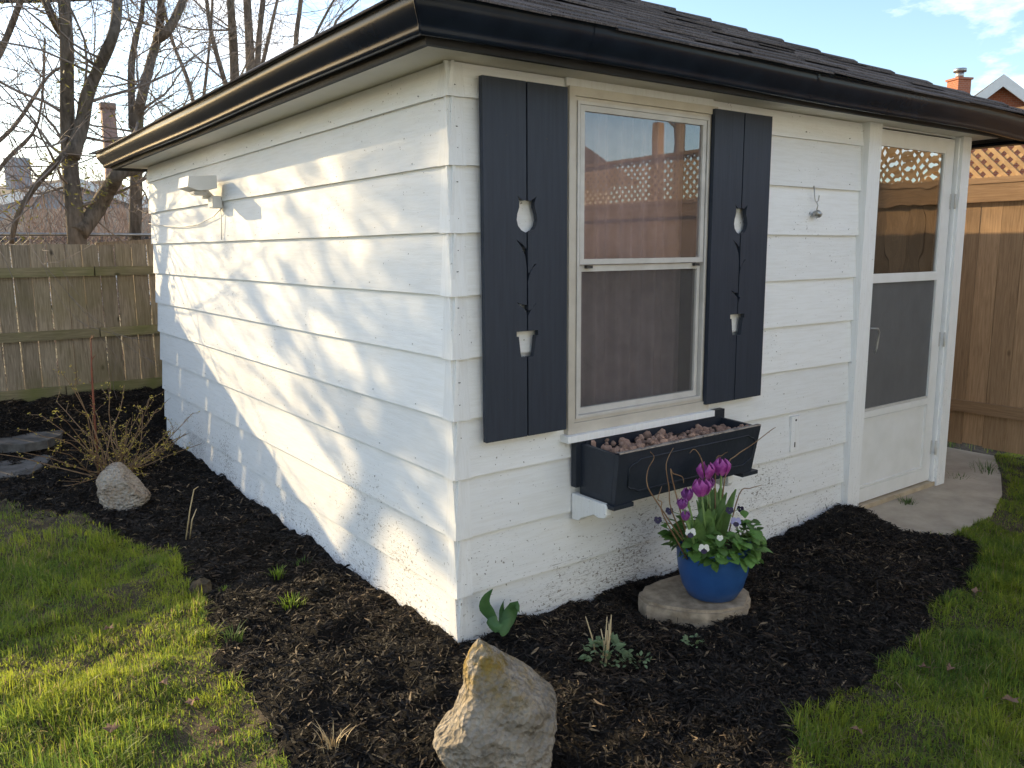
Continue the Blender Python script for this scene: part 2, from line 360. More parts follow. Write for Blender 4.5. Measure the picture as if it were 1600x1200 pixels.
M_WEED = leafy('weed_leaf', (.07,.13,.03), (.14,.22,.06), trans=.3, rand=.2)
M_LIME = leafy('lime_grass', (.16,.26,.02), (.28,.40,.05), trans=.45)
M_DEAD = simple('dead_leaf_brown', (.13,.07,.045), (.26,.16,.11), rough=.9, bump=.4)
M_BRICK = None

def brick_mat(name, c1, c2, mortar, s=1.0):
    mt, n, l, b = new_mat(name); b.inputs['Roughness'].default_value = .9
    t = n.new('ShaderNodeTexCoord'); q = n.new('ShaderNodeTexBrick'); q.inputs['Scale'].default_value = 4.2*s
    q.inputs['Color1'].default_value = (*c1,1); q.inputs['Color2'].default_value = (*c2,1); q.inputs['Mortar'].default_value = (*mortar,1); q.inputs['Mortar Size'].default_value = .012
    sx = n.new('ShaderNodeSeparateXYZ'); cx = n.new('ShaderNodeCombineXYZ'); ad = n.new('ShaderNodeMath'); l.new(t.outputs['Object'], sx.inputs[0])
    l.new(sx.outputs[0], ad.inputs[0]); l.new(sx.outputs[1], ad.inputs[1]); l.new(ad.outputs[0], cx.inputs[0]); l.new(sx.outputs[2], cx.inputs[1]); l.new(cx.outputs[0], q.inputs['Vector']); l.new(q.outputs[0], b.inputs['Base Color'])
    return mt
M_BRICK = brick_mat('orange_red_brick', (.42,.13,.06), (.34,.10,.05), (.40,.32,.26))
M_BRICKD = brick_mat('dull_brick', (.24,.13,.10), (.30,.17,.13), (.3,.26,.23))
M_HWHITE = simple('house_white_trim', (.78,.77,.75), (.72,.71,.69), rough=.6)
M_HGREY = simple('grey_render', (.28,.29,.32), (.36,.37,.40), rough=.9)
M_HDARK = simple('dark_roofing', (.05,.048,.05), (.09,.085,.085), rough=.95, bump=.5)
M_HBROWN = simple('brown_roofing', (.085,.065,.055), (.13,.10,.085), rough=.95, bump=.6, bscale=60)
M_HBLUE = simple('pale_blue_bounce_siding', (.64,.77,.92), (.68,.80,.93), rough=.7, bump=0)  # blue tint picked to cool the light the added bungalow bounces back
M_HCREAM = simple('cream_wall', (.60,.55,.46), (.66,.60,.52), rough=.9)
M_POLE = simple('utility_pole_wood', (.16,.12,.09), (.26,.20,.15), rough=.9)
M_WIRE = simple('black_wire', (.015,.015,.015), rough=.6, bump=0)
M_WINDARK = simple('dark_pane', (.03,.035,.04), (.05,.055,.06), rough=.1)

def rock_mat(name, base, light, lichen=None, dark=(.05,.045,.04), lz=(.2,.42)):
    mt, n, l, b = new_mat(name); b.inputs['Roughness'].default_value = .92; b.inputs['Specular IOR Level'].default_value = .2
    t = n.new('ShaderNodeTexCoord'); V = t.outputs['Object']
    def nn(s, d=6):
        q = n.new('ShaderNodeTexNoise'); q.inputs['Scale'].default_value = s; q.inputs['Detail'].default_value = d; q.inputs['Roughness'].default_value = .65; l.new(V, q.inputs['Vector']); return q.outputs['Fac']
    def mr(v, a, c, lo=0, hi=1):
        q = n.new('ShaderNodeMapRange'); q.inputs['From Min'].default_value = a; q.inputs['From Max'].default_value = c; q.inputs['To Min'].default_value = lo; q.inputs['To Max'].default_value = hi; l.new(v, q.inputs[0]); return q.outputs[0]
    def mix(f, a, c):
        q = n.new('ShaderNodeMix'); q.data_type = 'RGBA'; l.new(f, q.inputs[0])
        if isinstance(a, tuple): q.inputs[6].default_value = (*a,1)
        else: l.new(a, q.inputs[6])
        q.inputs[7].default_value = (*c,1); return q.outputs[2]
    col = mix(mr(nn(9), .35, .65), base, light)
    col = mix(mr(nn(26, 9), .53, .70, 0, .8), col, dark)
    if lichen:
        sx = n.new('ShaderNodeSeparateXYZ'); l.new(V, sx.inputs[0])
        mu = n.new('ShaderNodeMath'); mu.operation = 'MULTIPLY'; l.new(mr(sx.outputs[2], *lz), mu.inputs[0]); l.new(mr(nn(14), .42, .6, 0, .85), mu.inputs[1])
        col = mix(mu.outputs[0], col, lichen)
    l.new(col, b.inputs['Base Color'])
    bp = n.new('ShaderNodeBump'); bp.inputs['Strength'].default_value = 1.0; bp.inputs['Distance'].default_value = .02; hq = n.new('ShaderNodeMath'); l.new(nn(34, 12), hq.inputs[0]); vq = n.new('ShaderNodeTexVoronoi'); vq.inputs['Scale'].default_value = 55; l.new(V, vq.inputs['Vector']); l.new(vq.outputs['Distance'], hq.inputs[1]); l.new(hq.outputs[0], bp.inputs['Height']); l.new(bp.outputs[0], b.inputs['Normal'])
    return mt
M_ROCK1 = rock_mat('tan_limestone', (.185,.16,.125), (.40,.355,.30), lichen=(.27,.18,.03), lz=(.20,.33))
M_ROCK2 = rock_mat('pale_limestone', (.33,.26,.20), (.50,.45,.39))

# ------------------------------------------------------------------ terrain
MULCH = np.array([(-2.9,5.6),(-2.5,4.4),(-1.7,3.55),(-1.25,3.3),(-.95,2.75),(-.64,1.77),(-.66,1.2),(-.757,.64),(-.80,.2),(-.814,-.044),(-.87,-.35),(-.95,-.8),(-.9,-1.5),
    (-.1,-1.75),(.2,-1.5),(.374,-1.23),(.64,-1.09),(1.26,-1.08),(1.73,-.96),(2.2,-.92),(2.62,-.80),(2.80,-.62),(2.62,-.42),(2.70,-.15),(2.73,.0),(2.73,.12),(.1,.12),(.1,4.4),(4.9,4.4),(4.9,5.6)])
PATH = np.array([(2.66,.02),(3.62,.02),(4.2,.28),(4.78,.45),(4.78,.10),(4.3,-.14),(3.8,-.38),(3.3,-.52),(2.78,-.56),(2.55,-.35)])
def inside(poly, x, y):
    r = np.zeros(x.shape, bool); n = len(poly)
    for i in range(n):
        x0, y0 = poly[i]; x1, y1 = poly[(i+1) % n]
        c = ((y0 > y) != (y1 > y)) & (x < (x1-x0)*(y-y0)/(y1-y0+1e-12)+x0); r ^= c
    return r
def wob(x, y): return x+.09*fbm(x*5, y*5, 3), y+.09*fbm(x*5+50, y*5+31, 3)
def in_mulch(x, y):
    a, b = wob(x, y); return inside(MULCH, a, b)
def in_path(x, y): return inside(PATH, *wob(x, y))
def height(x, y):
    h = .28*sstep(4.1, 5.5, y) + .012*fbm(x*1.3, y*1.3, 2)
    mul = np.mean([in_mulch(x+a, y+b) for a, b in ((0,0),(.07,0),(-.07,0),(0,.07),(0,-.07),(.045,.045),(-.045,-.045),(.045,-.045),(-.045,.045))], 0)
    lawn = .05*fbm(x*4.2, y*4.2, 3)+.02*fbm(x*11, y*11, 2)
    mulh = .045*fbm(x*3.5+9, y*3.5, 2)+.055*fbm(x*13, y*13, 3)*.6 + .012 + .06*np.exp(-((x-2.45)**2/.16+(y+.22)**2/.05)) + .03*np.exp(-((x-1.75)**2/.2+(y+.62)**2/.05))
    pth = inside(PATH, x, y)
    return h + mul*mulh + (1-mul)*np.where(pth, -.02, lawn-.01)
gx = np.arange(-6, 7.001, .03); gy = np.arange(-4.2, 8.001, .03)
GX, GY = np.meshgrid(gx, gy); GZ = height(GX, GY)
GZ[0,:] = GZ[-1,:] = GZ[:,0] = GZ[:,-1] = -.08
nxg = len(gx); V = np.stack([GX.ravel(), GY.ravel(), GZ.ravel()], 1)
ii, jj = np.meshgrid(np.arange(nxg-1), np.arange(len(gy)-1)); a0 = (jj*nxg+ii).ravel()
F = np.stack([a0, a0+1, a0+1+nxg, a0+nxg], 1)
cxm = V[F].mean(1); mm = in_mulch(cxm[:,0], cxm[:,1])
def sub(F):
    u, inv = np.unique(F, return_inverse=True); return V[u], inv.reshape(F.shape)
v1, f1 = sub(F[~mm]); g = link('lawn_soil', np_mesh('lawn_soil', v1, f1, M_SOIL)); tag(g, 'bare brown soil under the lawn', kind='structure')
v1, f1 = sub(F[mm]); g = link('mulch_bed', np_mesh('mulch_bed', v1, f1, M_MULCHB)); tag(g, 'dark mulch bed along the shed walls', kind='structure')
M_FARG = simple('distant_ground', (.05,.055,.025), (.11,.095,.055), rough=.95, scale=(.6,.6,.6), ns=1)
g = MB(); g.add([(-300,-300,-.085),(300,-300,-.085),(300,300,-.085),(-300,300,-.085)], [(0,1,2,3)])
tag(g.build('ground', M_FARG), 'ground reaching to the horizon', kind='structure')
# concrete path by the door
pv = [(x+random.uniform(-.015,.015), y+random.uniform(-.015,.015)) for x, y in PATH]
g = MB(); k = len(pv)
g.add([(x,y,-.004) for x, y in pv]+[(x,y,-.08) for x, y in pv], [tuple(range(k))]+[(i, i+k, (i+1) % k+k, (i+1) % k) for i in range(k)])
tag(g.build('path', M_CONC), 'worn concrete path at the shed door', kind='structure')

def hz(x, y): return float(height(np.array([x]), np.array([y]))[0])

# ------------------------------------------------------------------ garden shed
W, D, TOPZ = 4.464, 3.757, 2.187
ZL = [2.065, 1.829, 1.591, 1.363, 1.13, .898, .67, .433, .198, -.06]
shed = thing('garden_shed', 'white clapboard garden shed with black gutter and black tulip shutters', 'shed', (D/2, W/2, 0))
def board(axis, a0, a1, zb, zt, mat, topz=None):
    """one clapboard; axis 'y' = left wall (outside is -x), 'x' = front wall (outside is -y)"""
    n = max(2, int((a1-a0)/.3)+1); mb = MB(); rows = []
    ph = random.uniform(0, 50)
    for i in range(n):
        a = a0+(a1-a0)*i/(n-1); w = .0035*mnoise.noise((a*1.3, ph, 0)); o = .002*mnoise.noise((a*1.7, ph+9, 3))
        prof = [(0+o, zb+w), (.019+o, zt), (.030, zt), (.016+o, zb+w)]
        rows.append([((q, a, z) if axis == 'y' else (a, q, z)) for q, z in prof])
    vs = [p for r in rows for p in r]; fs = []
    for i in range(n-1):
        for j in range(4):
            q = (4*i+j, 4*i+(j+1) % 4, 4*(i+1)+(j+1) % 4, 4*(i+1)+j); fs.append(q if axis == 'x' else q[::-1])
    fs += [(3,2,1,0), (4*n-4,4*n-3,4*n-2,4*n-1)] if axis == 'x' else [(0,1,2,3), (4*n-1,4*n-2,4*n-3,4*n-4)]
    mb.add(vs, fs); mb.build('siding_board', mat, shed)
WX0, WX1, WZ0, WZ1 = .545, 1.405, .775, 2.15
TX0 = 2.627
for i, zb in enumerate(ZL):
    zt = (ZL[i-1]+.03) if i else TOPZ-.004
    splits = [0, 2.35+.3*math.sin(i*2.3), W] if i in (2, 4, 7) else [0, W]
    for s0, s1 in zip(splits, splits[1:]): board('y', s0+.001, s1-.0015, zb, zt, M_SIDE_L)
    if zb > WZ0:
        board('x', .001, WX0, zb, zt, M_SIDE_F); board('x', WX1, TX0, zb, zt, M_SIDE_F)
    elif zt > WZ0:
        board('x', .001, WX0, zb, zt, M_SIDE_F); board('x', WX0+.001, WX1-.001, zb, WZ0-.02, M_SIDE_F); board('x', WX1, TX0, zb, zt, M_SIDE_F)
    else: board('x', .001, TX0, zb, zt, M_SIDE_F)
    # metal corner cap on this course
    mb = MB(); c = .0035; L = .072; z0, z1 = zb-.003, (ZL[i-1]-.004 if i else TOPZ-.006)
    ins = lambda z: .019*(z-zb)/max(.05, zt-zb)
    pts = []
    for z in (z0, z1):
        q = ins(max(z, zb)); pts += [(q-c, L, z), (q-c, q-c, z), (L, q-c, z), (L, q-.0005, z), (q-.0005, q-.0005, z), (q-.0005, L, z)]
    mb.add(pts, [(j, 6+j, 6+(j+1) % 6, (j+1) % 6) for j in range(6)]+[(0,1,2,3,4,5), (11,10,9,8,7,6)])
    mb.build('corner_cap', M_TRIM, shed)
# nail heads on the corner caps
mb = MB()
for zb in ZL[:-1]:
    for dz in (.06+random.uniform(-.03,.03), .17+random.uniform(-.04,.03)):
        if zb+dz < TOPZ-.02 and random.random() < .8: mb.tube([(.035+random.uniform(-.01,.01), -.0045+.019*dz/.27, zb+dz), (.035, .004, zb+dz)], .0017, 5)
mb.build('nail_heads', M_DARKMETAL, shed)['kind'] = 'stuff'
mb = MB()   # nail heads along the lower edge of every course
for zb in ZL[:-1]:
    for k in range(12):
        a_ = .25+k*.37+random.uniform(-.06,.06); zz = zb+.028+random.uniform(-.006,.006)
        if a_ < 4.4: mb.tube([(-.0004,a_,zz),(.006,a_,zz)], .0026, 5)
        if a_ < 2.6 and (zb < .66 or a_ > 1.45): mb.tube([(a_,-.0004,zz),(a_,.006,zz)], .0026, 5)
mb.build('siding_nails', M_STEEL, shed)['kind'] = 'stuff'
# inner wall panels
def wallbox(a, b, nm='wall'): MB().box(a, b).build(nm, M_INSIDE, shed)
wallbox((.034, .034, -.1), (.10, W-.034, 2.2)); wallbox((.10, W-.10, -.1), (D-.10, W-.034, 2.2)); wallbox((D-.10, .034, -.1), (D-.03, W-.034, 2.2))
wallbox((.10, .034, -.1), (WX0+.02, .10, 2.2)); wallbox((WX1-.02, .034, -.1), (TX0+.05, .10, 2.2))
wallbox((WX0+.02, .034, -.1), (WX1-.02, .10, WZ0)); wallbox((WX0+.02, .034, WZ1), (WX1-.02, .10, 2.2)); wallbox((TX0+.05, .034, 2.185), (D-.1, .10, 2.2))
MB().box((.101, .101, -.05), (D-.101, W-.101, -.03)).build('floor', M_INSIDE, shed)
# right and back outer faces (plain boards)
for i, zb in enumerate(ZL):
    zt = (ZL[i-1]+.03) if i else TOPZ-.004
    mb = MB(); mb.add([(D, .03, zb), (D, W, zb), (D-.019, W, zt), (D-.019, .03, zt), (D-.028, .03, zb), (D-.028, W, zb), (D-.029, W, zt), (D-.029, .03, zt)],
                      [(0,1,2,3), (7,6,5,4), (0,4,5,1), (2,6,7,3), (0,3,7,4), (1,5,6,2)]); mb.build('siding_board', M_SIDE_L, shed)
    mb = MB(); mb.add([(.02, W, zb), (D-.02, W, zb), (D-.02, W-.019, zt), (.02, W-.019, zt), (.02, W-.028, zb), (D-.02, W-.028, zb), (D-.02, W-.029, zt), (.02, W-.029, zt)],
                      [(3,2,1,0), (4,5,6,7), (1,5,4,0), (3,7,6,2), (4,7,3,0), (2,6,5,1)]); mb.build('siding_board', M_SIDE_F, shed)
# frieze wall strip over the window and soffit
MB().box((WX0+.001, .004, WZ1+.004), (WX1-.001, .033, TOPZ-.002)).build('frieze_board', M_TRIM, shed)
OH = .185
mb = MB()
z0, z1 = TOPZ, TOPZ+.012
def ring(mb, o0, o1, z0, z1):
    a = [(-o0,-o0),(D+o0,-o0),(D+o0,W+o0),(-o0,W+o0)]; b = [(-o1,-o1),(D+o1,-o1),(D+o1,W+o1),(-o1,W+o1)]
    vs = [(x,y,z0) for x,y in a]+[(x,y,z0) for x,y in b]+[(x,y,z1) for x,y in a]+[(x,y,z1) for x,y in b]
    fs = []
    for i in range(4):
        j = (i+1) % 4; fs += [(i,j,4+j,4+i), (12+i,12+j,8+j,8+i), (4+i,4+j,12+j,12+i), (8+i,8+j,j,i)]
    mb.add(vs, fs)
ring(mb, -.12, OH, z0, z1); mb.build('soffit', M_SOFFIT, shed)
mb = MB(); ring(mb, OH, OH+.02, TOPZ-.022, 2.29); mb.build('fascia', M_FASCIA, shed)
# K style gutter
PROF = [(.206,2.190),(.238,2.183),(.247,2.184),(.252,2.189),(.254,2.197),(.2545,2.206),(.259,2.213),(.266,2.222),(.277,2.238),(.287,2.256),(.2905,2.272),(.2895,2.284),(.2915,2.290),(.297,2.292),(.3012,2.2965),(.299,2.3015),(.291,2.3025),(.287,2.298),(.283,2.290),(.278,2.262),(.245,2.215),(.21,2.205)]
def gutter_run(side):
    mb = MB(); n = 48 if side in 'fl' else 2; k = len(PROF)
    for i in range(n):
        t = i/(n-1)
        for o, z in PROF:
            if side == 'f':
                x = -o+(D+2*o)*t; dz = -.011*t-.030*max(0, (x-3.1))**2 + .004*math.sin(x*2.1); p = (x, -o-.004*math.sin(x*3), z+dz*(1 if z < 2.25 else .8))
            elif side == 'l': y = -o+(W+2*o)*t; p = (-o-.004*math.sin(y*2.4+1)*math.sin(math.pi*t), y, z+.005*math.sin(y*1.9)*math.sin(math.pi*t))
            elif side == 'r': p = (D+o, -o+(W+2*o)*t, z-.045)
            else: p = (-o+(D+2*o)*t, W+o, z)
            mb.v.append(p)
    for i in range(n-1):
        for j in range(k):
            f = (i*k+j, (i+1)*k+j, (i+1)*k+(j+1) % k, i*k+(j+1) % k); mb.f.append(f if side in 'fr' else f[::-1]); mb.sm.append(True)
    o = mb.build('gutter', M_GUTTER, shed)
    md = o.modifiers.new('edge', 'EDGE_SPLIT'); md.split_angle = math.radians(55)
for s in 'flrb': gutter_run(s)
mb = MB()
for x in (.42, 1.75): # joining straps round the front gutter
    mb.add([(x, -o*1.0-.003-.004*math.sin(x*3), z+.0) for o, z in PROF[1:16]]+[(x+.014, -o-.003-.004*math.sin(x*3), z) for o, z in PROF[1:16]], [(j, 15+j, 16+j, j+1) for j in range(14)], True)
mb.build('gutter_strap', M_GUTTER, shed)
mb = MB(); mb.tube([(-(o+.0025), -(o+.0025), z) for o, z in PROF[1:16]], .0045, 6); mb.build('gutter_mitre', M_GUTTER, shed)
# hip roof: deck and shingles
EV = .285; RZ0, RZ1 = 2.292, 3.28; rx = D/2; ry0, ry1 = rx, W-rx+.0
half = D/2+EV; slope = (RZ1-RZ0)/half
dk = MB(); e = EV
dk.add([(-e,-e,RZ0),(D+e,-e,RZ0),(D+e,W+e,RZ0),(-e,W+e,RZ0),(rx,ry0,RZ1),(rx,ry1,RZ1)], [(0,1,4),(1,2,5,4),(2,3,5),(3,0,4,5),(0,3,2,1)])
roof = dk.build('roof', M_SHINGLE, shed)
EXPO = .135
def shingle_verts(x0, x1, d0, d1, lift, side):
    pts = []
    for (x, d, th) in ((x0,d0,1),(x1,d0,1),(x1,d1,0),(x0,d1,0)):
        zz = RZ0+d*slope + .004 + (.010 if th else .003)+(lift*random.uniform(.2,1) if th else 0)
        pts.append((x, -EV+d, zz))
    pts += [(x, y, z-.007) for x, y, z in pts]
    return pts
row = 0; d = -.03
stuff = MB()
def put(pts, side):
    FS = [(0,1,2,3),(7,6,5,4),(0,4,5,1),(1,5,6,2),(2,6,7,3),(3,7,4,0)]
    return pts, FS
while d < half-.06:
    d1 = min(d+EXPO+.05, half-.01)
    xa, xb = -EV+max(d,0)+.0, D+EV-max(d,0)
    x = xa-random.uniform(0,.3)
    while x < xb:
        x1 = x+random.choice((.30,.33,.36)); p0, p1 = max(x, xa)+.002, min(x1, xb)-.003
        if p1-p0 > .05:
            pts = shingle_verts(p0, p1, d, d1, random.choice((0,.002,.004,.012)), 'f')
            # trim the upper corners to the hips
            pts = [(min(max(px, -EV+(py+EV)), D+EV-(py+EV)), py, pz) for px, py, pz in pts]
            MB_ = MB(); MB_.add(pts, [(0,1,2,3),(7,6,5,4),(0,4,5,1),(1,5,6,2),(2,6,7,3),(3,7,4,0)]); MB_.build('shingle', M_SHINGLE, roof)
        x = x1
    # the hidden slopes: same courses joined
    for sd_ in 'lrb':
        L = (W if sd_ in 'lr' else D); u0, u1 = -EV+max(d,0), L+EV-max(d,0); u = u0-random.uniform(0,.3)
        while u < u1:
            ub = u+.33; q0, q1 = max(u,u0)+.002, min(ub,u1)-.003
            if q1-q0 > .05:
                pts = []
                for (a, dd, th) in ((q0,d,1),(q1,d,1),(q1,d1,0),(q0,d1,0)):
                    a = min(max(a, -EV+dd), L+EV-dd); zz = RZ0+dd*slope+.004+(.010 if th else .003)
                    pts.append((-EV+dd, a, zz) if sd_ == 'l' else (D+EV-dd, a, zz) if sd_ == 'r' else (a, W+EV-dd, zz))
                pts += [(x_, y_, z_-.007) for x_, y_, z_ in pts]
                fs = [(0,1,2,3),(7,6,5,4),(0,4,5,1),(1,5,6,2),(2,6,7,3),(3,7,4,0)]
                stuff.add(pts, fs if sd_ == 'r' else [f[::-1] for f in fs])
            u = ub
    d += EXPO
stuff.build('shingle_courses', M_SHINGLE, roof)['kind'] = 'stuff'
for c0, c1 in (((-e,-e),(rx,ry0)), ((D+e,-e),(rx,ry0)), ((D+e,W+e),(rx,ry1)), ((-e,W+e),(rx,ry1))):   # hip caps
    A = Vector((*c0, RZ0+.012)); B = Vector((*c1, RZ1+.012)); n = 14
    for i in range(n):
        p, q = A.lerp(B, i/n), A.lerp(B, (i+1.25)/n); dr = (B-A); sdv = Vector((dr.y, -dr.x, 0)).normalized()*.10
        mb = MB(); z = Vector((0,0,.03)); up = Vector((0,0,.012))
        mb.add([p-sdv-z+up, p+up*1.4, p+sdv-z+up, q-sdv-z, q, q+sdv-z]+[p-sdv-z, p, p+sdv-z, q-sdv-z-up, q-up, q+sdv-z-up],
               [(0,1,4,3),(1,2,5,4),(9,10,7,6),(10,11,8,7),(6,7,1,0),(7,8,2,1),(0,3,9,6),(2,8,11,5),(3,4,10,9),(4,5,11,10)]); mb.build('hip_cap', M_SHINGLE, roof)

# window
win = MB(); 
def frame_rect(mb, x0, x1, z0, z1, w, y0, y1, wb=None, wt=None):
    wb = wb or w; wt = wt or w
    mb.box((x0,y0,z0),(x0+w,y1,z1)); mb.box((x1-w,y0,z0),(x1,y1,z1)); mb.box((x0+w,y0,z0),(x1-w,y1,z0+wb)); mb.box((x0+w,y0,z1-wt),(x1-w,y1,z1))
window = thing('window', None, None, ((WX0+WX1)/2, 0, WZ0)); 
for kx in ('label', 'category'): 
    if kx in window: del window[kx]
window.parent = shed; window.matrix_parent_inverse = world_of(shed).inverted()
mb = MB(); frame_rect(mb, WX0-.004, WX1+.004, WZ0-.003, WZ1, .030, -.020, .032, .045, .034); mb.build('frame', M_ALU, window)
mb = MB(); frame_rect(mb, WX0+.027, WX1-.027, WZ0+.043, WZ1-.035, .014, -.010, .036); mb.build('storm_track', M_ALU, window)
mb = MB(); frame_rect(mb, WX0+.043, WX1-.043, WZ0+.058, WZ1-.050, .012, -.016, .030); mb.build('inner_track', M_ALU2, window)
MZ = 1.478
mb = MB(); frame_rect(mb, .605, 1.345, MZ-.012, WZ1-.063, .022, -.012, .012, .022, .022); mb.build('upper_sash', M_ALU2, window)
mb = MB(); frame_rect(mb, .606, 1.344, WZ0+.071, MZ-.015, .020, .002, .026, .026, .026); mb.build('lower_sash', M_ALU2, window)
for xx in (.64, 1.29): MB().box((xx,-.016,MZ-.028),(xx+.032,-.001,MZ-.016)).build('sash_latch', M_DARKMETAL, window)
mb = MB(); mb.add([(.6265,-.002,MZ+.009),(1.3235,-.002,MZ+.009),(1.3235,-.002,WZ1-.0845),(.6265,-.002,WZ1-.0845)], [(0,1,2,3)]); mb.build('upper_pane', M_GLASS, window)
mb = MB(); mb.add([(.6255,.014,WZ0+.0965),(1.3245,.014,WZ0+.0965),(1.3245,.014,MZ-.0405),(.6255,.014,MZ-.0405)], [(0,1,2,3)]); mb.build('insect_screen', M_SCREEN, window)
mb = MB(); nw = 80
for i in range(nw+1):
    x = .555+.84*i/nw; y = .17+.018*math.sin(i*.9)+.012*math.sin(i*.37+1)
    mb.v += [(x, y, WZ0-.02), (x, y, WZ1)]
for i in range(nw): mb.f.append((2*i, 2*i+2, 2*i+3, 2*i+1)); mb.sm.append(True)
mb.build('curtain', M_CURTAIN, window)
MB().box((.52,-.045,WZ0-.032),(1.425,.02,WZ0-.004)).build('sill', M_TRIM, window)

# shutters: two planks each with half of the cut out tulip, stem leaves and pot
def shutter(x0, x1, y0=-.037, y1=-.015):
    sh = thing('shutter', None, None, ((x0+x1)/2, -.03, .8)); sh.parent = shed; sh.matrix_parent_inverse = world_of(shed).inverted()
    for kx in ('label', 'category'):
        if kx in sh: del sh[kx]
    xm = (x0+x1)/2; z0, z1 = .803, 2.138
    g = .0035
    # distances from the middle line going up; tulip left outline, leaves, pot
    pot = [(1.119,.036),(1.205,.045),(1.205,.053),(1.220,.053)]
    def plank(sgn):
        inner = [(z0, g), (1.117, g)]
        inner += [(1.117,.030),(1.135,.034),(1.198,.042),(1.198,.052),(1.218,.052),(1.218,g)]
        if sgn < 0: inner += [(1.285,g),(1.300,.010),(1.326,.046),(1.331,.050),(1.322,.028),(1.318,g), (1.46,g),(1.505,.010),(1.535,.026),(1.560,.047),(1.566,.052),(1.548,.022),(1.530,g)]
        else: inner += [(1.275,g),(1.295,.014),(1.318,.038),(1.324,.041),(1.302,.022),(1.296,g+.001), (1.405,g),(1.440,.012),(1.462,.030),(1.474,.046),(1.472,.034),(1.455,.022),(1.437,g+.001)]
        inner += [(1.592,g),(1.592,.010),(1.600,.028),(1.616,.043),(1.638,.049),(1.660,.046),(1.684,.037),(1.704,.036),(1.722,.043),(1.727,.046),(1.716,.030),(1.709,.018),(1.712,g)]
        inner += [(z1, g)]
        out = [(xm+sgn*dd, z) for z, dd in inner]
        xo = x1 if sgn > 0 else x0
        out += [(xo, z1), (xo, z0)]
        bm = bmesh.new()
        vs = [bm.verts.new((x, y0, z)) for x, z in out]
        f = bm.faces.new(vs); r = bmesh.ops.extrude_face_region(bm, geom=[f])
        for v_ in r['geom']:
            if isinstance(v_, bmesh.types.BMVert): v_.co.y = y1
        bmesh.ops.recalc_face_normals(bm, faces=bm.faces)
        bmesh.ops.triangulate(bm, faces=[q for q in bm.faces if len(q.verts) > 4])
        me = bpy.data.meshes.new('plank'); bm.to_mesh(me); bm.free(); me.materials.append(M_NAVY)
        link('plank', me, sh)
    plank(-1); plank(1)
    mb = MB()
    for zc in (.95, 1.95): mb.box((x0+.04, y1+.0005, zc-.035), (x1-.04, -.0032, zc+.035))
    mb.build('batten', M_NAVY, sh)
    mb = MB()
    for sx in (-1, 1):
        for zc in (.96, 1.94): mb.tube([(xm+sx*.095, y0-.001, zc), (xm+sx*.095, y0+.004, zc)], .003, 6)
    mb.build('screw_head', M_DARKMETAL, sh)
shutter(.122, .517); shutter(1.372, 1.778)

# door
door = thing('door', None, None, (3.2, 0, 0)); door.parent = shed; door.matrix_parent_inverse = world_of(shed).inverted()
for kx in ('label', 'category'):
    if kx in door: del door[kx]
MB().box((TX0, -.030, -.06), (2.748, .03, 2.186)).build('door_trim', M_TRIM, shed)
MB().box((3.655, -.030, -.07), (D, .031, 2.186)).build('door_trim', M_TRIM, shed)
MB().box((2.749, .016, 2.178), (3.654, .033, 2.1865)).build('door_head', M_TRIM, shed)
MB().box((3.640, -.012, -.04), (3.6545, .10, 2.177)).build('door_jamb', M_TRIM, shed)
MB().box((2.749, .008, -.04), (2.762, .10, 2.177)).build('door_jamb', M_TRIM, shed)
MB().box((2.749, -.02, -.12), (3.654, .09, .022)).build('door_sill', M_SILLC, shed)
dx0, dx1, dz0, dz1 = 2.765, 3.632, .032, 2.168
mb = MB(); yl0, yl1 = .010, .040
mb.box((dx0,yl0,dz0),(dx0+.040,yl1,dz1)); mb.box((dx1-.095,yl0,dz0),(dx1,yl1,dz1)); mb.box((dx0+.04,yl0,dz1-.075),(dx1-.095,yl1,dz1)); mb.box((dx0+.04,yl0,dz0),(dx1-.095,yl1,dz0+.085))
mb.build('frame', M_DOORW, door)
gx0, gx1 = dx0+.040, dx1-.095
MB().box((gx0,yl0-.002,1.325),(gx1,yl1-.004,1.365)).build('middle_rail', M_DOORW, door)
MB().box((gx0,yl0-.002,.545),(gx1,yl1-.004,.582)).build('lower_rail', M_DOORW, door)
mb = MB(); mb.box((gx0,yl0+.006,dz0+.085),(gx1,yl1-.008,.545)); mb.build('kick_panel', M_DOORW, door)
mb = MB(); frame_rect(mb, gx0+.006, gx1-.006, dz0+.092, .540, .010, yl0-.001, yl0+.008); mb.build('panel_moulding', M_DOORW, door)
mb = MB(); frame_rect(mb, gx0, gx1, 1.365, dz1-.075, .012, yl0+.002, yl0+.018); mb.build('glazing_bead', M_DOORW, door)
mb = MB(); mb.add([(gx0+.011,yl0+.012,1.376),(gx1-.011,yl0+.012,1.376),(gx1-.011,yl0+.012,dz1-.086),(gx0+.011,yl0+.012,dz1-.086)], [(0,1,2,3)]); mb.build('glass_pane', M_DGLASS, door)
mb = MB(); mb.add([(gx0+.001,yl0+.012,.583),(gx1-.001,yl0+.012,.583),(gx1-.001,yl0+.012,1.324),(gx0+.001,yl0+.012,1.324)], [(0,1,2,3)]); mb.build('screen', M_SCREEND, door)
MB().box((gx0+.002,yl0+.001,.583),(gx1-.002,yl0+.010,.597)).build('screen_channel', M_ALU2, door)
mb = MB().box((2.77,.095,.03),(3.63,.13,2.17)); mb.build('inner_door', M_DARKDOOR, shed)
mb = MB(); hx = dx0+.022
mb.box((hx-.012,yl0-.010,1.00),(hx+.012,yl0+.001,1.09)); mb.tube([(hx,yl0-.008,1.07),(hx+.004,yl0-.035,1.072),(hx+.035,yl0-.045,1.07),(hx+.052,yl0-.045,1.05),(hx+.040,yl0-.043,.96),(hx+.03,yl0-.040,.93)], [.006,.007,.007,.006,.006,.004], 6)
mb.build('handle', M_STEEL, door)
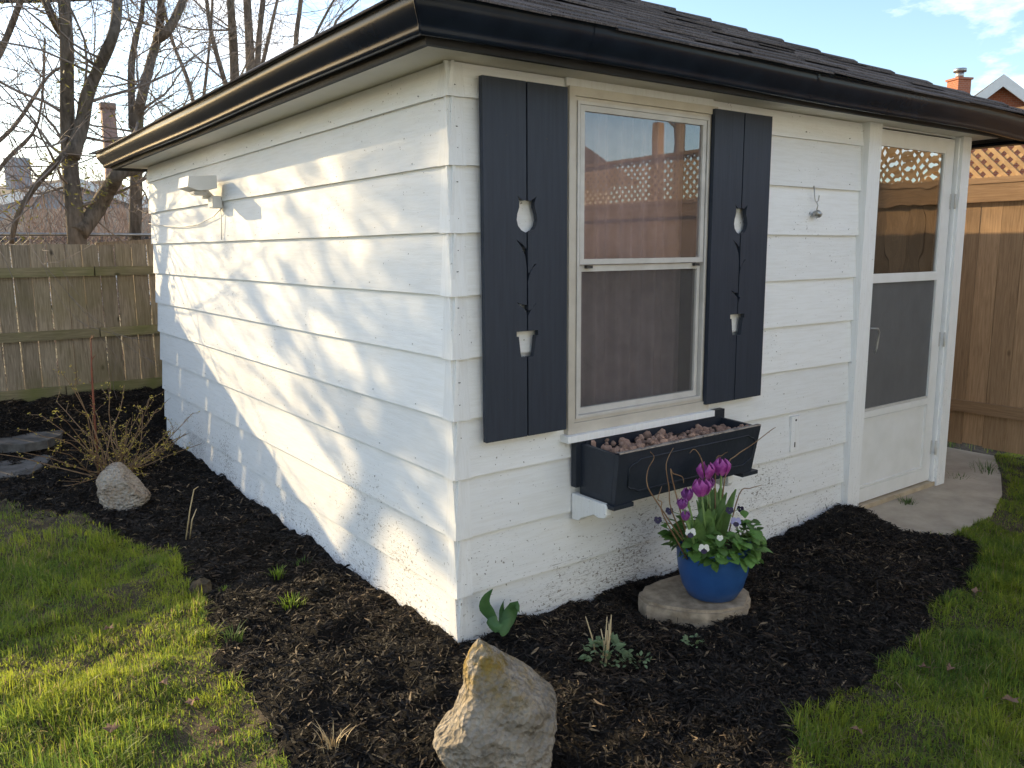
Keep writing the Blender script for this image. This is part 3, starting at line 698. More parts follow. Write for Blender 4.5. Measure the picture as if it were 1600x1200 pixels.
mb = MB()
for zc in (1.80, .95, .25): mb.tube([(3.638,-.016,zc-.045),(3.638,-.016,zc+.045)], .007, 8); mb.box((3.620,yl0-.003,zc-.045),(3.634,yl0-.0005,zc+.045))
mb.build('hinge', M_ALU2, door)
# small patched board with a keyhole on the front siding
mb = MB().box((2.10, -.0025, .455), (2.17, .012, .645)); mb.build('patch_plate', M_TRIM, shed)
mb = MB().box((2.130, -.004, .478), (2.138, -.002, .505)); mb.tube([(2.135,-.005,.625),(2.135,-.001,.625)], .006, 8); mb.build('keyhole', M_DARKMETAL, shed)

# window box on brackets
wb = thing('window_box', 'black wooden window box full of red lava stones under the window', 'planter', (1.03, -.14, .5))
def prism(name, quad_a, quad_b, mat, parent): # two quads of corner points
    mb = MB(); mb.add(list(quad_a)+list(quad_b), [(0,1,2,3),(7,6,5,4),(0,4,5,1),(1,5,6,2),(2,6,7,3),(3,7,4,0)])
    me = mb.mesh(name, mat); bm = bmesh.new(); bm.from_mesh(me); bmesh.ops.recalc_face_normals(bm, faces=bm.faces); bm.to_mesh(me); bm.free()
    return link(name, me, parent)
fx0, fx1, yf, yb = .598, 1.488, -.262, -.030
zt_, zbm = .727, .515
prism('front_board', [(fx0,yf,zt_),(fx1,yf,zt_),(fx1-.03,yf+.022,zbm),(fx0+.0,yf+.022,zbm)], [(fx0,yf+.022,zt_),(fx1,yf+.022,zt_),(fx1-.03,yf+.042,zbm),(fx0,yf+.042,zbm)], M_NAVYWORN, wb)
mb = MB()
nseg = 40
for i in range(nseg+1):
    x = fx0+.002+(fx1-fx0-.004)*i/nseg; j = random.uniform(-.0015,.003); mb.v += [(x,yf-.002,zt_+.0015),(x,yf-.001,zt_+.006+j),(x,yf+.022,zt_+.006-j),(x,yf+.024,zt_+.0015)]
for i in range(nseg):
    for j in range(3): mb.f.append((4*i+j,4*i+4+j,4*i+5+j,4*i+1+j)); mb.sm.append(False)
mb.build('worn_rim', M_RIMWOOD, wb)
for sx, nm in ((fx0, 0), (fx1-.020, 1)):
    prism('end_board', [(sx,yf+.0235,zt_-.004),(sx+.018,yf+.0235,zt_-.004),(sx+.018-.02*nm,yf+.044,zbm+.002),(sx-.02*nm,yf+.044,zbm+.002)], [(sx,yb,zt_+.004),(sx+.018,yb,zt_+.004),(sx+.018-.02*nm,yb,zbm+.002),(sx-.02*nm,yb,zbm+.002)], M_NAVYWORN, wb)
MB().box((fx0+.019,yb-.018,zbm),(fx1-.021,yb-.002,zt_+.012)).build('back_board', M_NAVYWORN, wb)
MB().box((fx0+.02,yf+.045,zbm+.004),(fx1-.045,yb-.019,zbm+.02)).build('bottom_board', M_NAVYWORN, wb)
mb = MB(); # scalloped moulding lines on the front board
zc0, zc1 = .555, .692
def fy(z): return yf-.0025+.022*(zt_-z)/(zt_-zbm)
path_ = [(.66,zc0+.03),(.66,zc1-.03),(.675,zc1-.018),(.70,zc1-.012),(.72,zc1),(1.40,zc1),(1.42,zc1-.012),(1.44,zc1-.018),(1.452,zc1-.03),(1.446,zc0+.03),(1.43,zc0+.018),(1.41,zc0+.012),(1.39,zc0),(.72,zc0),(.70,zc0+.012),(.675,zc0+.018),(.66,zc0+.03)]
mb.tube([(x, fy(z), z) for x, z in path_], .0035, 6); mb.build('moulding', M_NAVYWORN, wb)
for xx in (.585, 1.385): MB().box((xx,yf+.012,zbm-.018),(xx+.11,yf+.060,zbm-.001)).build('bottom_foot', M_NAVYWORN, wb)
MB().box((fx0-.004,yf+.020,zbm-.012),(fx0+.02,yb,zbm+.0005)).build('bottom_strip', M_NAVYWORN, wb)
for xx in (.572, 1.425): MB().box((xx,-.034,zbm+.03),(xx+.085,-.004,.768)).build('mounting_block', M_NAVYWORN, wb)
for xx in (.575, 1.33): # white scroll brackets
    out = [(-.004,.515),(-.205,.515),(-.215,.50),(-.215,.47),(-.205,.455),(-.17,.448),(-.14,.455),(-.115,.442),(-.085,.430),(-.06,.418),(-.05,.405),(-.004,.40)]
    bm = bmesh.new(); f = bm.faces.new([bm.verts.new((xx,y,z)) for y, z in out]); r = bmesh.ops.extrude_face_region(bm, geom=[f])
    for q in r['geom']:
        if isinstance(q, bmesh.types.BMVert): q.co.x += .034
    bmesh.ops.recalc_face_normals(bm, faces=bm.faces); bmesh.ops.bevel(bm, geom=list(bm.edges), offset=.003, segments=1, affect='EDGES')
    me = bpy.data.meshes.new('bracket'); bm.to_mesh(me); bm.free(); me.materials.append(M_TRIM); link('bracket', me, wb)
prism('soil', [(fx0+.02,yf+.046,zbm+.021),(fx1-.05,yf+.046,zbm+.021),(fx1-.05,yb-.02,zbm+.021),(fx0+.02,yb-.02,zbm+.021)], [(fx0+.02,yf+.03,.690),(fx1-.03,yf+.03,.690),(fx1-.03,yb-.02,.697),(fx0+.02,yb-.02,.697)], M_POTSOIL, wb)
stone_me = []
for k in range(8):
    bm = bmesh.new(); bmesh.ops.create_icosphere(bm, subdivisions=1, radius=1)
    for v_ in bm.verts: v_.co *= 1+.34*mnoise.noise(v_.co*1.4+Vector((k*7,0,0)))+random.uniform(-.10,.10)
    me = bpy.data.meshes.new('stone'); bm.to_mesh(me); bm.free(); me.materials.append(M_LAVA); stone_me.append(me)
for i in range(230):
    x = random.uniform(fx0+.03, fx1-.04); y = random.uniform(yf+.035, yb-.028)
    if i % 3 == 0: y = random.uniform(yf+.03, yf+.075)
    r = random.uniform(.011, .021)
    z = .700+.010*math.sin((x-.5)*5)+.008*math.cos(y*25)+random.uniform(-.006,.014)+(.012 if i > 150 else 0)
    s = bpy.data.objects.new('stone', random.choice(stone_me)); COL.objects.link(s); s.parent = wb
    s.location = (x-1.03, y+.14, z-.5); s.rotation_euler = [random.uniform(0,6.28) for _ in range(3)]; s.scale = (r*random.uniform(.9,1.35), r, r*random.uniform(.6,.95))

# floodlight on the left wall, hanging hook on the front wall
fl = thing('security_light', 'pale hooded security light with cable mounted high on the left wall', 'light', (0, 2.66, 1.84))
bm = bmesh.new()
def shell(y0, y1, z0, z1, xa, xb, nm, mat):
    mb = MB().box((xa,y0,z0),(xb,y1,z1)); me = mb.mesh(nm, mat); bm = bmesh.new(); bm.from_mesh(me); bmesh.ops.bevel(bm, geom=list(bm.edges), offset=.006, segments=2, affect='EDGES'); bm.to_mesh(me); bm.free(); link(nm, me, fl)
shell(2.60, 2.70, 1.79, 1.862, -.055, .004, 'junction_box', M_HWHITE)
mb = MB(); mb.tube([(-.04,2.65,1.855),(-.07,2.65,1.885),(-.09,2.64,1.905)], .014, 8); mb.build('arm', M_HWHITE, fl)
mb = MB(); q = [(-.045,1.975),(-.205,1.965),(-.215,1.905),(-.150,1.885),(-.045,1.900)]
mb.v += [(x, 2.525, z) for x, z in q]+[(x, 2.735, z) for x, z in q]; k = len(q)
mb.f += [tuple(range(k))[::-1], tuple(range(k, 2*k))]+[(j, (j+1) % k, k+(j+1) % k, k+j) for j in range(k)]; mb.sm += [False]*(k+2)
mb.build('visor', M_HWHITE, fl)
shell(2.565, 2.665, 1.862, 1.8838, -.170, -.090, 'lamp_head', M_ALU2)
shell(2.685, 2.745, 1.848, 1.885, -.085, -.03, 'motion_sensor', M_HWHITE)
mb = MB(); mb.tube([(-.006,2.55,1.80),(-.008,2.75,1.745),(-.009,3.1,1.705),(-.009,3.5,1.70),(-.007,3.9,1.715),(-.006,4.45,1.75)], .0035, 5); mb.tube([(-.004,2.62,1.79),(-.005,2.615,1.70),(-.008,2.62,1.60)], .003, 5); mb.build('cable', M_ALU2, fl)
hk = thing('hanging_hook', 'small tarnished hook and weight hanging on a wire by the door', 'hook', (2.2, -.01, 1.7))
mb = MB(); mb.tube([(2.185,-.004,1.838),(2.186,-.010,1.79),(2.190,-.012,1.765),(2.198,-.016,1.755),(2.206,-.020,1.765),(2.208,-.022,1.79)], .003, 6); mb.tube([(2.196,-.016,1.757),(2.204,-.02,1.74),(2.196,-.02,1.718)], .003, 6); mb.build('wire', M_STEEL, hk)
bm = bmesh.new(); bmesh.ops.create_icosphere(bm, subdivisions=2, radius=.023)
for v_ in bm.verts: v_.co.x *= 1.15; v_.co.z *= .9; v_.co *= 1+.2*mnoise.noise(v_.co*60)
me = bpy.data.meshes.new('weight'); bm.to_mesh(me); bm.free(); me.materials.append(M_STEEL); link('weight', me, hk, loc=(2.2, -.022, 1.697))

# ------------------------------------------------------------------ fences
def plain_board(name, a, b, mat, parent, jit=.0015): return MB().box(a, b, jit=jit).build(name, mat, parent)
bf = thing('wooden_fence', 'weathered mossy plank fence behind the shed on the left', 'fence', (0, 5.5, .2))
x = -9.0; 
while x < 4.68:
    w = .134+random.uniform(-.005,.004); tz = 1.60+random.uniform(-.008,.008)
    zb0 = .30+random.uniform(-.02,.01)
    plain_board('plank', (x, 5.512, zb0), (x+w-random.choice((.006,.008,.010,.014)), 5.53, tz), M_FENCEL, bf, .003)
    x += w
for z0, z1, yy in ((1.325,1.405,5.472), (.785,.865,5.472)):
    for xa, xb in ((-9,-4.5),(-4.49,-.26),(-.25,2.2),(2.21,4.68)): plain_board('rail', (xa, yy, z0), (xb, 5.511, z1), M_RAILL, bf)
for xa, xb in ((-9,-4.5),(-4.49,-.57),(-.56,2.2),(2.21,4.68)): plain_board('kickboard', (xa, 5.475, .255), (xb, 5.5112, .375), M_RAILL, bf)
for xp in (-7.5, -5.1, -2.7, 1.9, 4.4): MB().box((xp-.045,5.531,.0),(xp+.045,5.62,1.58)).build('post', M_FENCEL, bf)

rf = thing('lattice_fence', 'brown stained cedar fence with lattice top right of the door', 'fence', (4.8, 0, 0))
XF = 4.80
y = -7.2
while y < 5.45:
    w = .150+random.uniform(-.004,.006); plain_board('plank', (XF, y, .03+random.uniform(0,.02)), (XF+.018, y+w-random.choice((.003,.004,.009)), 1.87), M_FENCER, rf, .002); y += w
for ya, yb_ in ((-7.2,-4.8),(-4.79,-2.4),(-2.39,0.9),(.91,3.2),(3.21,5.45)):
    plain_board('rail', (XF-.038, ya, .29), (XF-.001, yb_, .375), M_RAILR, rf); plain_board('rail', (XF-.038, ya, 1.845), (XF-.001, yb_, 1.975), M_RAILR, rf)
    plain_board('rail', (XF-.045, ya, 1.976), (XF+.05, yb_, 2.015), M_RAILR, rf); plain_board('cap_rail', (XF-.045, ya, 2.445), (XF+.05, yb_, 2.48), M_RAILR, rf)
rest = MB()
def slat(y0, sgn, xo, yl, yh, name=True):
    z0, z1 = 2.016, 2.444; h = z1-z0; w = .020
    pts = [(y0-w, z0), (y0+w, z0), (y0+w+sgn*h, z1), (y0-w+sgn*h, z1)]
    mb = MB() if name else rest
    mb.add([(xo, a, b) for a, b in pts]+[(xo+.007, a, b) for a, b in pts], [(0,3,2,1),(4,5,6,7),(0,1,5,4),(1,2,6,5),(2,3,7,6),(3,0,4,7)])
    if name: mb.build('lattice_slat', M_LATT, rf)
y = -7.1
while y < 5.4:
    near = -1.6 < y < 1.9
    slat(y, 1, XF+.002, 0, 0, near); slat(y+.5, -1, XF+.0095, 0, 0, near); y += .088
rest.build('lattice_panel', M_LATT, rf)['kind'] = 'stuff'
for yp, top in ((-6.1,2.55),(-3.7,2.82),(-1.35,2.55),(2.2,2.55),(5.46,2.55)): MB().box((XF+.055,yp-.045,-.1),(XF+.145,yp+.045,top)).build('post', M_FENCER, rf)

# ------------------------------------------------------------------ stones
def loft_rock(name, label, base, secs, mat, seed, nz_=.02, rz=-.6327, fac=.03):
    """secs: (z, u0, u1, v0, v1) in the rock's own frame"""
    n = 72; mb = MB(); zz = np.linspace(secs[0][0], secs[-1][0], 80); S = np.array(secs); pr_ = random.Random(int(seed*10)); planes = []
    for k in range(26):
        az_ = pr_.uniform(0, 6.28); tz = pr_.uniform(-.15, .75); pn = Vector((math.cos(az_)*math.sqrt(1-tz*tz), math.sin(az_)*math.sqrt(1-tz*tz), tz))
        sup = max(Vector((u_, v_, s_[0])).dot(pn) for s_ in secs for u_ in s_[1:3] for v_ in (s_[3]*.8, s_[4]*.8))
        planes.append((pn, sup-pr_.uniform(.004, fac)))
    for z in zz:
        u0, u1, v0, v1 = [np.interp(z, S[:,0], S[:,k]) for k in (1,2,3,4)]
        for j in range(n):
            a = 2*math.pi*j/n; c, s_ = math.cos(a), math.sin(a); p = 2.6
            cu = math.copysign(abs(c)**(2/p), c); cv = math.copysign(abs(s_)**(2/p), s_)
            P_ = Vector(((u0+u1)/2+cu*(u1-u0)/2, (v0+v1)/2+cv*(v1-v0)/2, z))
            nv = Vector((c, s_, 0)); q = P_*1.0+Vector((seed,0,0))
            ridge = 1-abs(mnoise.noise(q*7))*2
            dsp = nz_*(1.5*mnoise.noise(q*5)+.35*ridge*1.0+.5*mnoise.noise(q*14)+.30*mnoise.noise(q*34))
            wz = min(1, (u1-u0)/.12)
            P_ += nv*dsp*wz; P_.z += dsp*.4*wz
            for pn, pd in planes:
                e_ = P_.dot(pn)-pd
                if e_ > 0: P_ -= pn*e_*.92
            P_ += nv*(.006*mnoise.noise(q*22)+.006*mnoise.noise(q*48)*abs(mnoise.noise(q*9))*3+.003*mnoise.noise(q*110))*wz
            mb.v.append(tuple(P_))
    m_ = len(zz)
    for i in range(m_-1):
        for j in range(n): mb.f.append((i*n+j, i*n+(j+1) % n, (i+1)*n+(j+1) % n, (i+1)*n+j)); mb.sm.append(True)
    mb.f.append(tuple((m_-1)*n+j for j in range(n))); mb.sm.append(True)
    me = mb.mesh(name, mat); o = link(name, me, loc=base, rot=(0,0,rz)); return tag(o, label, 'rock')
loft_rock('standing_stone', 'tall jagged tan rock standing in mulch in front of the shed corner', (-.30, -.70, 0),
    [(-.08,-.10,.13,-.10,.10),(0,-.12,.15,-.12,.11),(.06,-.165,.168,-.14,.12),(.10,-.195,.174,-.145,.12),(.125,-.185,.175,-.145,.12),(.15,-.140,.174,-.14,.12),(.20,-.118,.170,-.13,.115),(.25,-.100,.135,-.115,.11),(.29,-.094,.085,-.095,.10),(.33,-.086,.035,-.07,.085),(.37,-.080,-.004,-.045,.06),(.405,-.074,-.035,-.02,.03),(.42,-.066,-.050,-.006,.01)], M_ROCK1, 3.1)
loft_rock('boulder', 'pale grey and tan rock at the foot of the forsythia shrub', (-.67, 2.70, -.015),
    [(-.08,-.03,.05,-.06,.08),(0,-.07,.10,-.09,.10),(.06,-.11,.155,-.12,.12),(.10,-.12,.165,-.13,.12),(.16,-.13,.13,-.12,.12),(.22,-.135,.07,-.10,.10),(.26,-.125,.03,-.08,.08),(.285,-.10,-.01,-.05,.05)], M_ROCK2, 8.4, nz_=.026, fac=.055)
# flagstone under the pot
zt_f = .075
fpx = [(997,930),(1004,915),(1030,905),(1062,896),(1110,893),(1150,905),(1170,922),(1172,935),(1166,948),(1130,955),(1096,956),(1050,950),(1012,942)]
outl = [at(u, v, 'z', zt_f) for u, v in fpx]
bm = bmesh.new(); f = bm.faces.new([bm.verts.new((p.x, p.y, zt_f)) for p in outl]); r = bmesh.ops.extrude_face_region(bm, geom=[f])
for q in r['geom']:
    if isinstance(q, bmesh.types.BMVert): q.co.z = -.03
bmesh.ops.recalc_face_normals(bm, faces=bm.faces); bmesh.ops.bevel(bm, geom=[e_ for e_ in bm.edges if all(v_.co.z > 0 for v_ in e_.verts)], offset=.012, segments=2, affect='EDGES')
bmesh.ops.triangulate(bm, faces=bm.faces); bmesh.ops.subdivide_edges(bm, edges=bm.edges, cuts=3, use_grid_fill=True)
for v_ in bm.verts:
    if v_.co.z < zt_f-.004: v_.co += Vector((mnoise.noise(v_.co*18), mnoise.noise(v_.co*18+Vector((9,0,0))), 0))*.012
    v_.co.z += .004*mnoise.noise(v_.co*14)
me = bpy.data.meshes.new('flagstone'); bm.to_mesh(me); bm.free(); me.materials.append(M_FLAG)
tag(link('flagstone', me), 'flat tan flagstone under the blue flower pot', 'stone')
for k, (u, v, w, h_, lab) in enumerate(((40,686,.26,.13,'flat grey paving slab by the mossy fence, nearer the shrub'),(-10,712,.34,.2,'broad flat slab at the left edge below the mossy fence'))):
    p = at(u, v, 'z', .10); bm = bmesh.new(); pts = []
    for j in range(11):
        a = 2*math.pi*j/11; rr = 1+random.uniform(-.15,.15); pts.append((p.x+w*rr*math.cos(a), p.y+w*1.3*rr*math.sin(a)))
    zb0 = hz(p.x, p.y); f = bm.faces.new([bm.verts.new((x, y, zb0+.012)) for x, y in pts]); r = bmesh.ops.extrude_face_region(bm, geom=[f])
    for q in r['geom']:
        if isinstance(q, bmesh.types.BMVert): q.co.z = zb0-.05
    bmesh.ops.recalc_face_normals(bm, faces=bm.faces); me = bpy.data.meshes.new('paving_slab'); bm.to_mesh(me); bm.free(); me.materials.append(M_SLATE); tag(link('paving_slab', me), lab, 'slab')

# ------------------------------------------------------------------ blue pot with flowers
PX, PY, PZ = 1.035, -.385, zt_f+.002
pot = thing('flower_pot', 'round blue glazed flower pot on a flagstone', 'pot', (PX, PY, PZ))
mb = MB().lathe([(0,0),(.090,0),(.103,.006),(.128,.05),(.145,.115),(.152,.17),(.152,.195),(.157,.205),(.158,.222),(.156,.232),(.147,.232),(.142,.215),(.138,.19)], 48, (PX,PY,PZ)); mb.build('bowl', M_BLUE, pot)
mb = MB().lathe([(0,.205),(.06,.208),(.141,.198)], 32, (PX,PY,PZ)); mb.build('soil', M_POTSOIL, pot)
SZ = PZ+.205
# tulip built from petals
def petal_mesh(mat, hgt=.062, rad=.026):
    mb = MB(); nu, nv = 6, 5
    for i in range(nu+1):
        t = i/nu; r = rad*(.25+.95*math.sin(math.pi*min(1,t*.62+.12)))*(1 if t < .75 else 1-.35*(t-.75)/.25)
        wd = .95*math.sin(math.pi*(.12+.86*t))**.7
        for j in range(nv+1):
            a = (j/nv-.5)*1.35*wd; mb.v.append((r*math.cos(a), r*math.sin(a), t*hgt-(.006*(abs(j/nv-.5)*2)**2 if t > .8 else 0)))
    for i in range(nu):
        for j in range(nv): o = i*(nv+1)+j; mb.f.append((o,o+1,o+nv+2,o+nv+1)); mb.sm.append(True)
    return mb.mesh('petal', mat)
PET = {False: petal_mesh(M_PETAL), True: petal_mesh(M_PETALD, .055, .021)}
def right_v(a=0): return RT
tul = [((1103,738),False,'magenta tulip bloom standing left of the tallest tulip'), ((1127,733),False,'tallest magenta tulip, rightmost bloom above the blue pot'), ((1096,765),False,'magenta tulip in the middle of the pot, in front of the two tall ones'),
       ((1107,755),True,'half hidden magenta tulip behind the middle bloom'), ((1074,772),True,'dusky purple tulip left of the middle bloom'), ((1066,785),True,'small dark purple tulip lowest on the left of the bunch'), ((1071,803),True,'closed lilac tulip bud low among the leaves')]
for i, ((u, v), dk_, lab) in enumerate(tul):
    yy = PY+[.02,.0,-.05,.03,-.02,-.06,-.07][i]
    top = at(u, v+8, 'y', yy)
    bx, by = PX+(top.x-PX)*.5+.01, PY+(yy-PY)*.5
    tt = thing('tulip', lab, 'tulip', (bx, by, SZ), 0, 'tulips in the blue pot')
    mid = Vector(((bx+top.x)/2+.006*math.sin(i*3), (by+top.y)/2, (SZ+top.z)/2))
    MB().tube([(bx,by,SZ-.02), mid, top], [.0055,.005,.0045], 7).build('stem', M_TULIPSTEM, tt)
    sc_ = [1.12,1.18,1.14,.95,.95,.8,.7][i]
    for k in range(6):
        o = local('petal', PET[dk_], tt, (top.x-bx, top.y-by, top.z-SZ-.004), (random.uniform(-.1,.1), random.uniform(-.1,.1), k*math.pi/3+random.uniform(-.15,.15)), (sc_*(1.06 if k % 2 else .94),)*2+(sc_,))
    for k in range(4):
        a = random.uniform(0, 6.28) if i > 1 or k > 1 else (math.pi*.9 if k else -.3); L = random.uniform(.19,.29)*(.8 if i > 3 else 1); dirv = Vector((math.cos(a), math.sin(a), 0)); sidev = Vector((-math.sin(a), math.cos(a), 0))
        pts = [Vector((bx,by,SZ-.01))+dirv*(.008+.05*t**1.8*L/.2)+Vector((0,0,L*(t-.10*t**4))) for t in np.linspace(0,1,9)]
        wd = [.012+.021*math.sin(math.pi*min(1,t*1.02))**.8*(1 if t < .98 else 0)-.0075*t for t in np.linspace(0,1,9)]
        MB().strip(pts, wd, sidev, fold=.35).build('leaf', M_TULIPLEAF, tt)
# pansies
def leaf_mesh(name, mat, L=1.0, w=.36, cup=.16):
    mb = MB(); pts = [(t*L, 0, .10*math.sin(math.pi*t)-.12*t*t) for t in np.linspace(0,1,6)]; wd = [.05,.20,w,w*.98,w*.66,.04]
    mb.strip(pts, wd, Vector((0,1,0)), fold=cup); return mb.mesh(name, mat)
PL = [leaf_mesh('leaf', M_PANSYLEAF, 1, .34, .15), leaf_mesh('leaf', M_PANSYLEAF, 1, .42, -.1)]
def pansy_flower_meshes(cm, dm, name):
    mb = MB()
    for (cx_, cz_, r) in ((-.42,.42,.46),(.42,.42,.46),(-.55,-.05,.42),(.55,-.05,.42)):
        n = 10; o = len(mb.v); mb.v.append((cx_*.4, -.02, cz_*.4)); mb.v += [(cx_+r*math.cos(2*math.pi*j/n), -.05*random.random(), cz_+r*math.sin(2*math.pi*j/n)) for j in range(n)]
        for j in range(n): mb.f.append((o, o+1+j, o+1+(j+1) % n)); mb.sm.append(True)
    up_ = mb.mesh('upper_petals', cm); mb = MB(); n = 12; o = 0; mb.v.append((0,-.10,-.3)); mb.v += [(.55*math.cos(2*math.pi*j/n), -.10-.04*random.random(), -.42+.46*math.sin(2*math.pi*j/n)) for j in range(n)]
    for j in range(n): mb.f.append((0, 1+j, 1+(j+1) % n)); mb.sm.append(True)
    return up_, mb.mesh('lower_petal', dm)
PF = {'v': pansy_flower_meshes(M_PV, M_PD, 'v'), 'w': pansy_flower_meshes(M_PW, M_PD, 'w'), 'd': pansy_flower_meshes(M_PD, M_PD, 'd'), 'c': pansy_flower_meshes(M_PW, M_PW, 'c')}
pans = [(-.12,-.01,'dark green pansy clump spilling over the left rim of the pot', [(1028,812,'d'),(1047,822,'c')]), (-.07,-.085,'pansy clump at the front left of the blue pot with big rounded leaves', [(1079,832,'w')]), (.0,-.115,'pansy clump at the front of the blue pot with one white and black bloom', [(1100,857,'w')]),
        (.085,-.08,'pansy clump at the front right rim of the blue pot', [(1125,840,'c')]), (.12,.01,'tall pansy clump at the right rim with a lilac bloom', [(1150,815,'v'),(1140,797,'d'),(1170,823,'c'),(1180,845,'c')]), (.02,.09,'pansy leaves at the back of the blue pot behind the tulips', [(1046,798,'d'),(1157,795,'d')])]
pc = []
for i, (ox, oy, lab, fl_) in enumerate(pans):
    # camera-side offsets: ox to the right of the view, oy away
    bx, by = PX+RT.x*ox-RT.y*0+.0+FW.x*oy*1.2, PY+RT.y*ox+FW.y*oy*1.2
    t_ = thing('pansy', lab, 'pansy', (bx, by, SZ-.002), 0, 'pansies in the blue pot')
    MB().tube([(bx,by,SZ-.02),(bx+.004,by,SZ+.03),(bx+.01,by+.005,SZ+.06)], .003, 5).build('stem', M_TULIPSTEM, t_)
    out = math.atan2(by-PY, bx-PX)
    for k in range(48 if i != 5 else 28):
        a = out+random.gauss(0, 1.15); q = random.random(); L = random.uniform(.034,.066); rr = random.uniform(.0,.075); hh = random.uniform(.0,.125)*(1-.3*q)-(.02 if rr > .06 else 0)
        local('leaf', random.choice(PL), t_, (math.cos(a)*rr, math.sin(a)*rr, hh+.01), (random.uniform(-.5,.5), random.uniform(-.5,.75), a+random.uniform(-.6,.6)), (L, L*random.uniform(.8,1.15), L))
    for (u, v, kd) in fl_:
        p = at(u, v, 'y', by-.03*(1 if i != 5 else 0)); s_ = .022 if kd != 'd' else .017
        if kd == 'c': s_ = .013
        up_, lo_ = PF[kd]
        MB().tube([(bx,by,SZ+.02), ((bx+p.x)/2,(by+p.y)/2+.008,(SZ+p.z)/2+.03), (p.x,p.y+.006,p.z)], .0018, 5).build('flower_stalk', M_TULIPSTEM, t_)
        rz = math.atan2(CAM.y-p.y, CAM.x-p.x)+math.pi/2+random.uniform(-.3,.3)
        b_ = local('bloom', up_, t_, (p.x-bx,p.y-by,p.z-SZ), (random.uniform(-.35,-.05),0,rz), (s_,)*3)
        local('lower_petal', lo_, b_, (0,0,0))
# curly twigs
tw = [([(1062,840),(1050,800),(1045,760),(1041,725),(1052,700)],'curly twig rising highest on the left, with a crook at its tip'), ([(1060,850),(1030,790),(1012,760),(1012,735),(1022,715),(1016,706)],'thin curly twig bent in an S on the far left of the pot'),
      ([(1064,830),(1058,780),(1048,735),(1052,740),(1066,745),(1068,755)],'short forked twig curling over to the right in front of the box'), ([(1105,800),(1100,740),(1095,715),(1085,702),(1078,708)],'twig behind the tulips hooking to the left'),
      ([(1110,800),(1118,728),(1128,712),(1137,706)],'twig between the two tall tulips leaning right'), ([(1120,810),(1135,735),(1150,712),(1175,695),(1205,672),(1212,668)],'longest twig reaching up right past the end of the window box'), ([(1140,800),(1155,772),(1172,763),(1190,758)],'thin straight twig pointing right above the pansies'),
      ([(1055,860),(1036,805),(1034,785),(1028,780),(1034,760)],'low zigzag twig left of the tulips')]
for i, (px, lab) in enumerate(tw):
    yy = PY+[0,.0,-.02,.05,.05,.02,.03,-.04][i]
    pts = [at(u, v, 'y', yy+.01*math.sin(j*2+i)) for j, (u, v) in enumerate(px)]
    pts = [Vector((PX+(pts[0].x-PX)*.6, PY, SZ-.01))]+pts[1:]
    # smooth
    sm = []
    for j in range(len(pts)-1):
        p0, p1, p2, p3 = pts[max(j-1,0)], pts[j], pts[j+1], pts[min(j+2,len(pts)-1)]
        for t in (0,.25,.5,.75): sm.append(.5*((2*p1)+(-p0+p2)*t+(2*p0-5*p1+4*p2-p3)*t*t+(-p0+3*p1-3*p2+p3)*t**3))
    sm.append(pts[-1]); kk = len(sm)
    o = MB().tube(sm, [.0034*(1-.65*j/kk) for j in range(kk)], 5).build('curly_twig', M_TWIG); tag(o, lab, 'twig', 'curly willow twigs in the pot')

# ------------------------------------------------------------------ small plants in the bed
def plant_strips(name, lab, cat, base, blades, mat, group=None, part='leaf'):
    t_ = thing(name, lab, cat, base, 0, group)
    for (a, L, w, lean, curl) in blades:
        dv = Vector((math.cos(a), math.sin(a), 0)); sv = Vector((-math.sin(a), math.cos(a), 0)); b = Vector(base)
        pts = [b+dv*(L*lean*t+curl*L*t**3)+Vector((0,0,L*(t-.35*abs(curl)*t**3))) for t in np.linspace(0,1,8)]
        wd = [w*(.45+.75*math.sin(math.pi*(.1+.8*t)))*(1 if t < .95 else .25) for t in np.linspace(0,1,8)]
        MB().strip(pts, wd, sv, fold=.4).build(part, mat, t_)
    return t_
bp_ = (.255,-.07,hz(.255,-.07)-.01)
hp = thing('bulb_plant', 'broad green tulip leaves sprouting against the shed wall near the corner', 'plant', bp_)
def px_leaf(pxs, w, yy, mat, parent, sv=None):
    pts = [at(u, v, 'y', yy+.02*math.sin(j)) for j, (u, v) in enumerate(pxs)]; sm = []
    for j in range(len(pts)-1):
        p0, p1, p2, p3 = pts[max(j-1,0)], pts[j], pts[j+1], pts[min(j+2,len(pts)-1)]
        for t in (0,.33,.66): sm.append(.5*((2*p1)+(-p0+p2)*t+(2*p0-5*p1+4*p2-p3)*t*t+(-p0+3*p1-3*p2+p3)*t**3))
    sm.append(pts[-1]); k = len(sm); side = []
    for i in range(k):
        t = (sm[min(i+1,k-1)]-sm[max(i-1,0)]).normalized(); s_ = t.cross(FW).normalized(); side.append((s_*.85+FW*.5*math.sin(i*.5+1)).normalized())
    wd = [w*(.30+.85*math.sin(math.pi*(i/(k-1))**.8))*(1-(i/(k-1))**5) for i in range(k)]; wd[-1] = w*.03
    MB().strip(sm, wd, side, fold=.5).build('leaf', mat, parent)
px_leaf([(778,985),(766,965),(759,948),(762,932),(770,920)], .022, -.09, M_HOSTA, hp)
px_leaf([(778,988),(783,965),(785,950),(787,938)], .010, -.06, M_HOSTA, hp)
px_leaf([(780,988),(792,970),(802,955),(806,945),(812,958)], .026, -.10, M_HOSTA, hp)
px_leaf([(776,988),(770,975),(776,962)], .030, -.11, M_HOSTA, hp)
px_leaf([(781,988),(790,978),(800,964)], .022, -.13, M_HOSTA, hp)
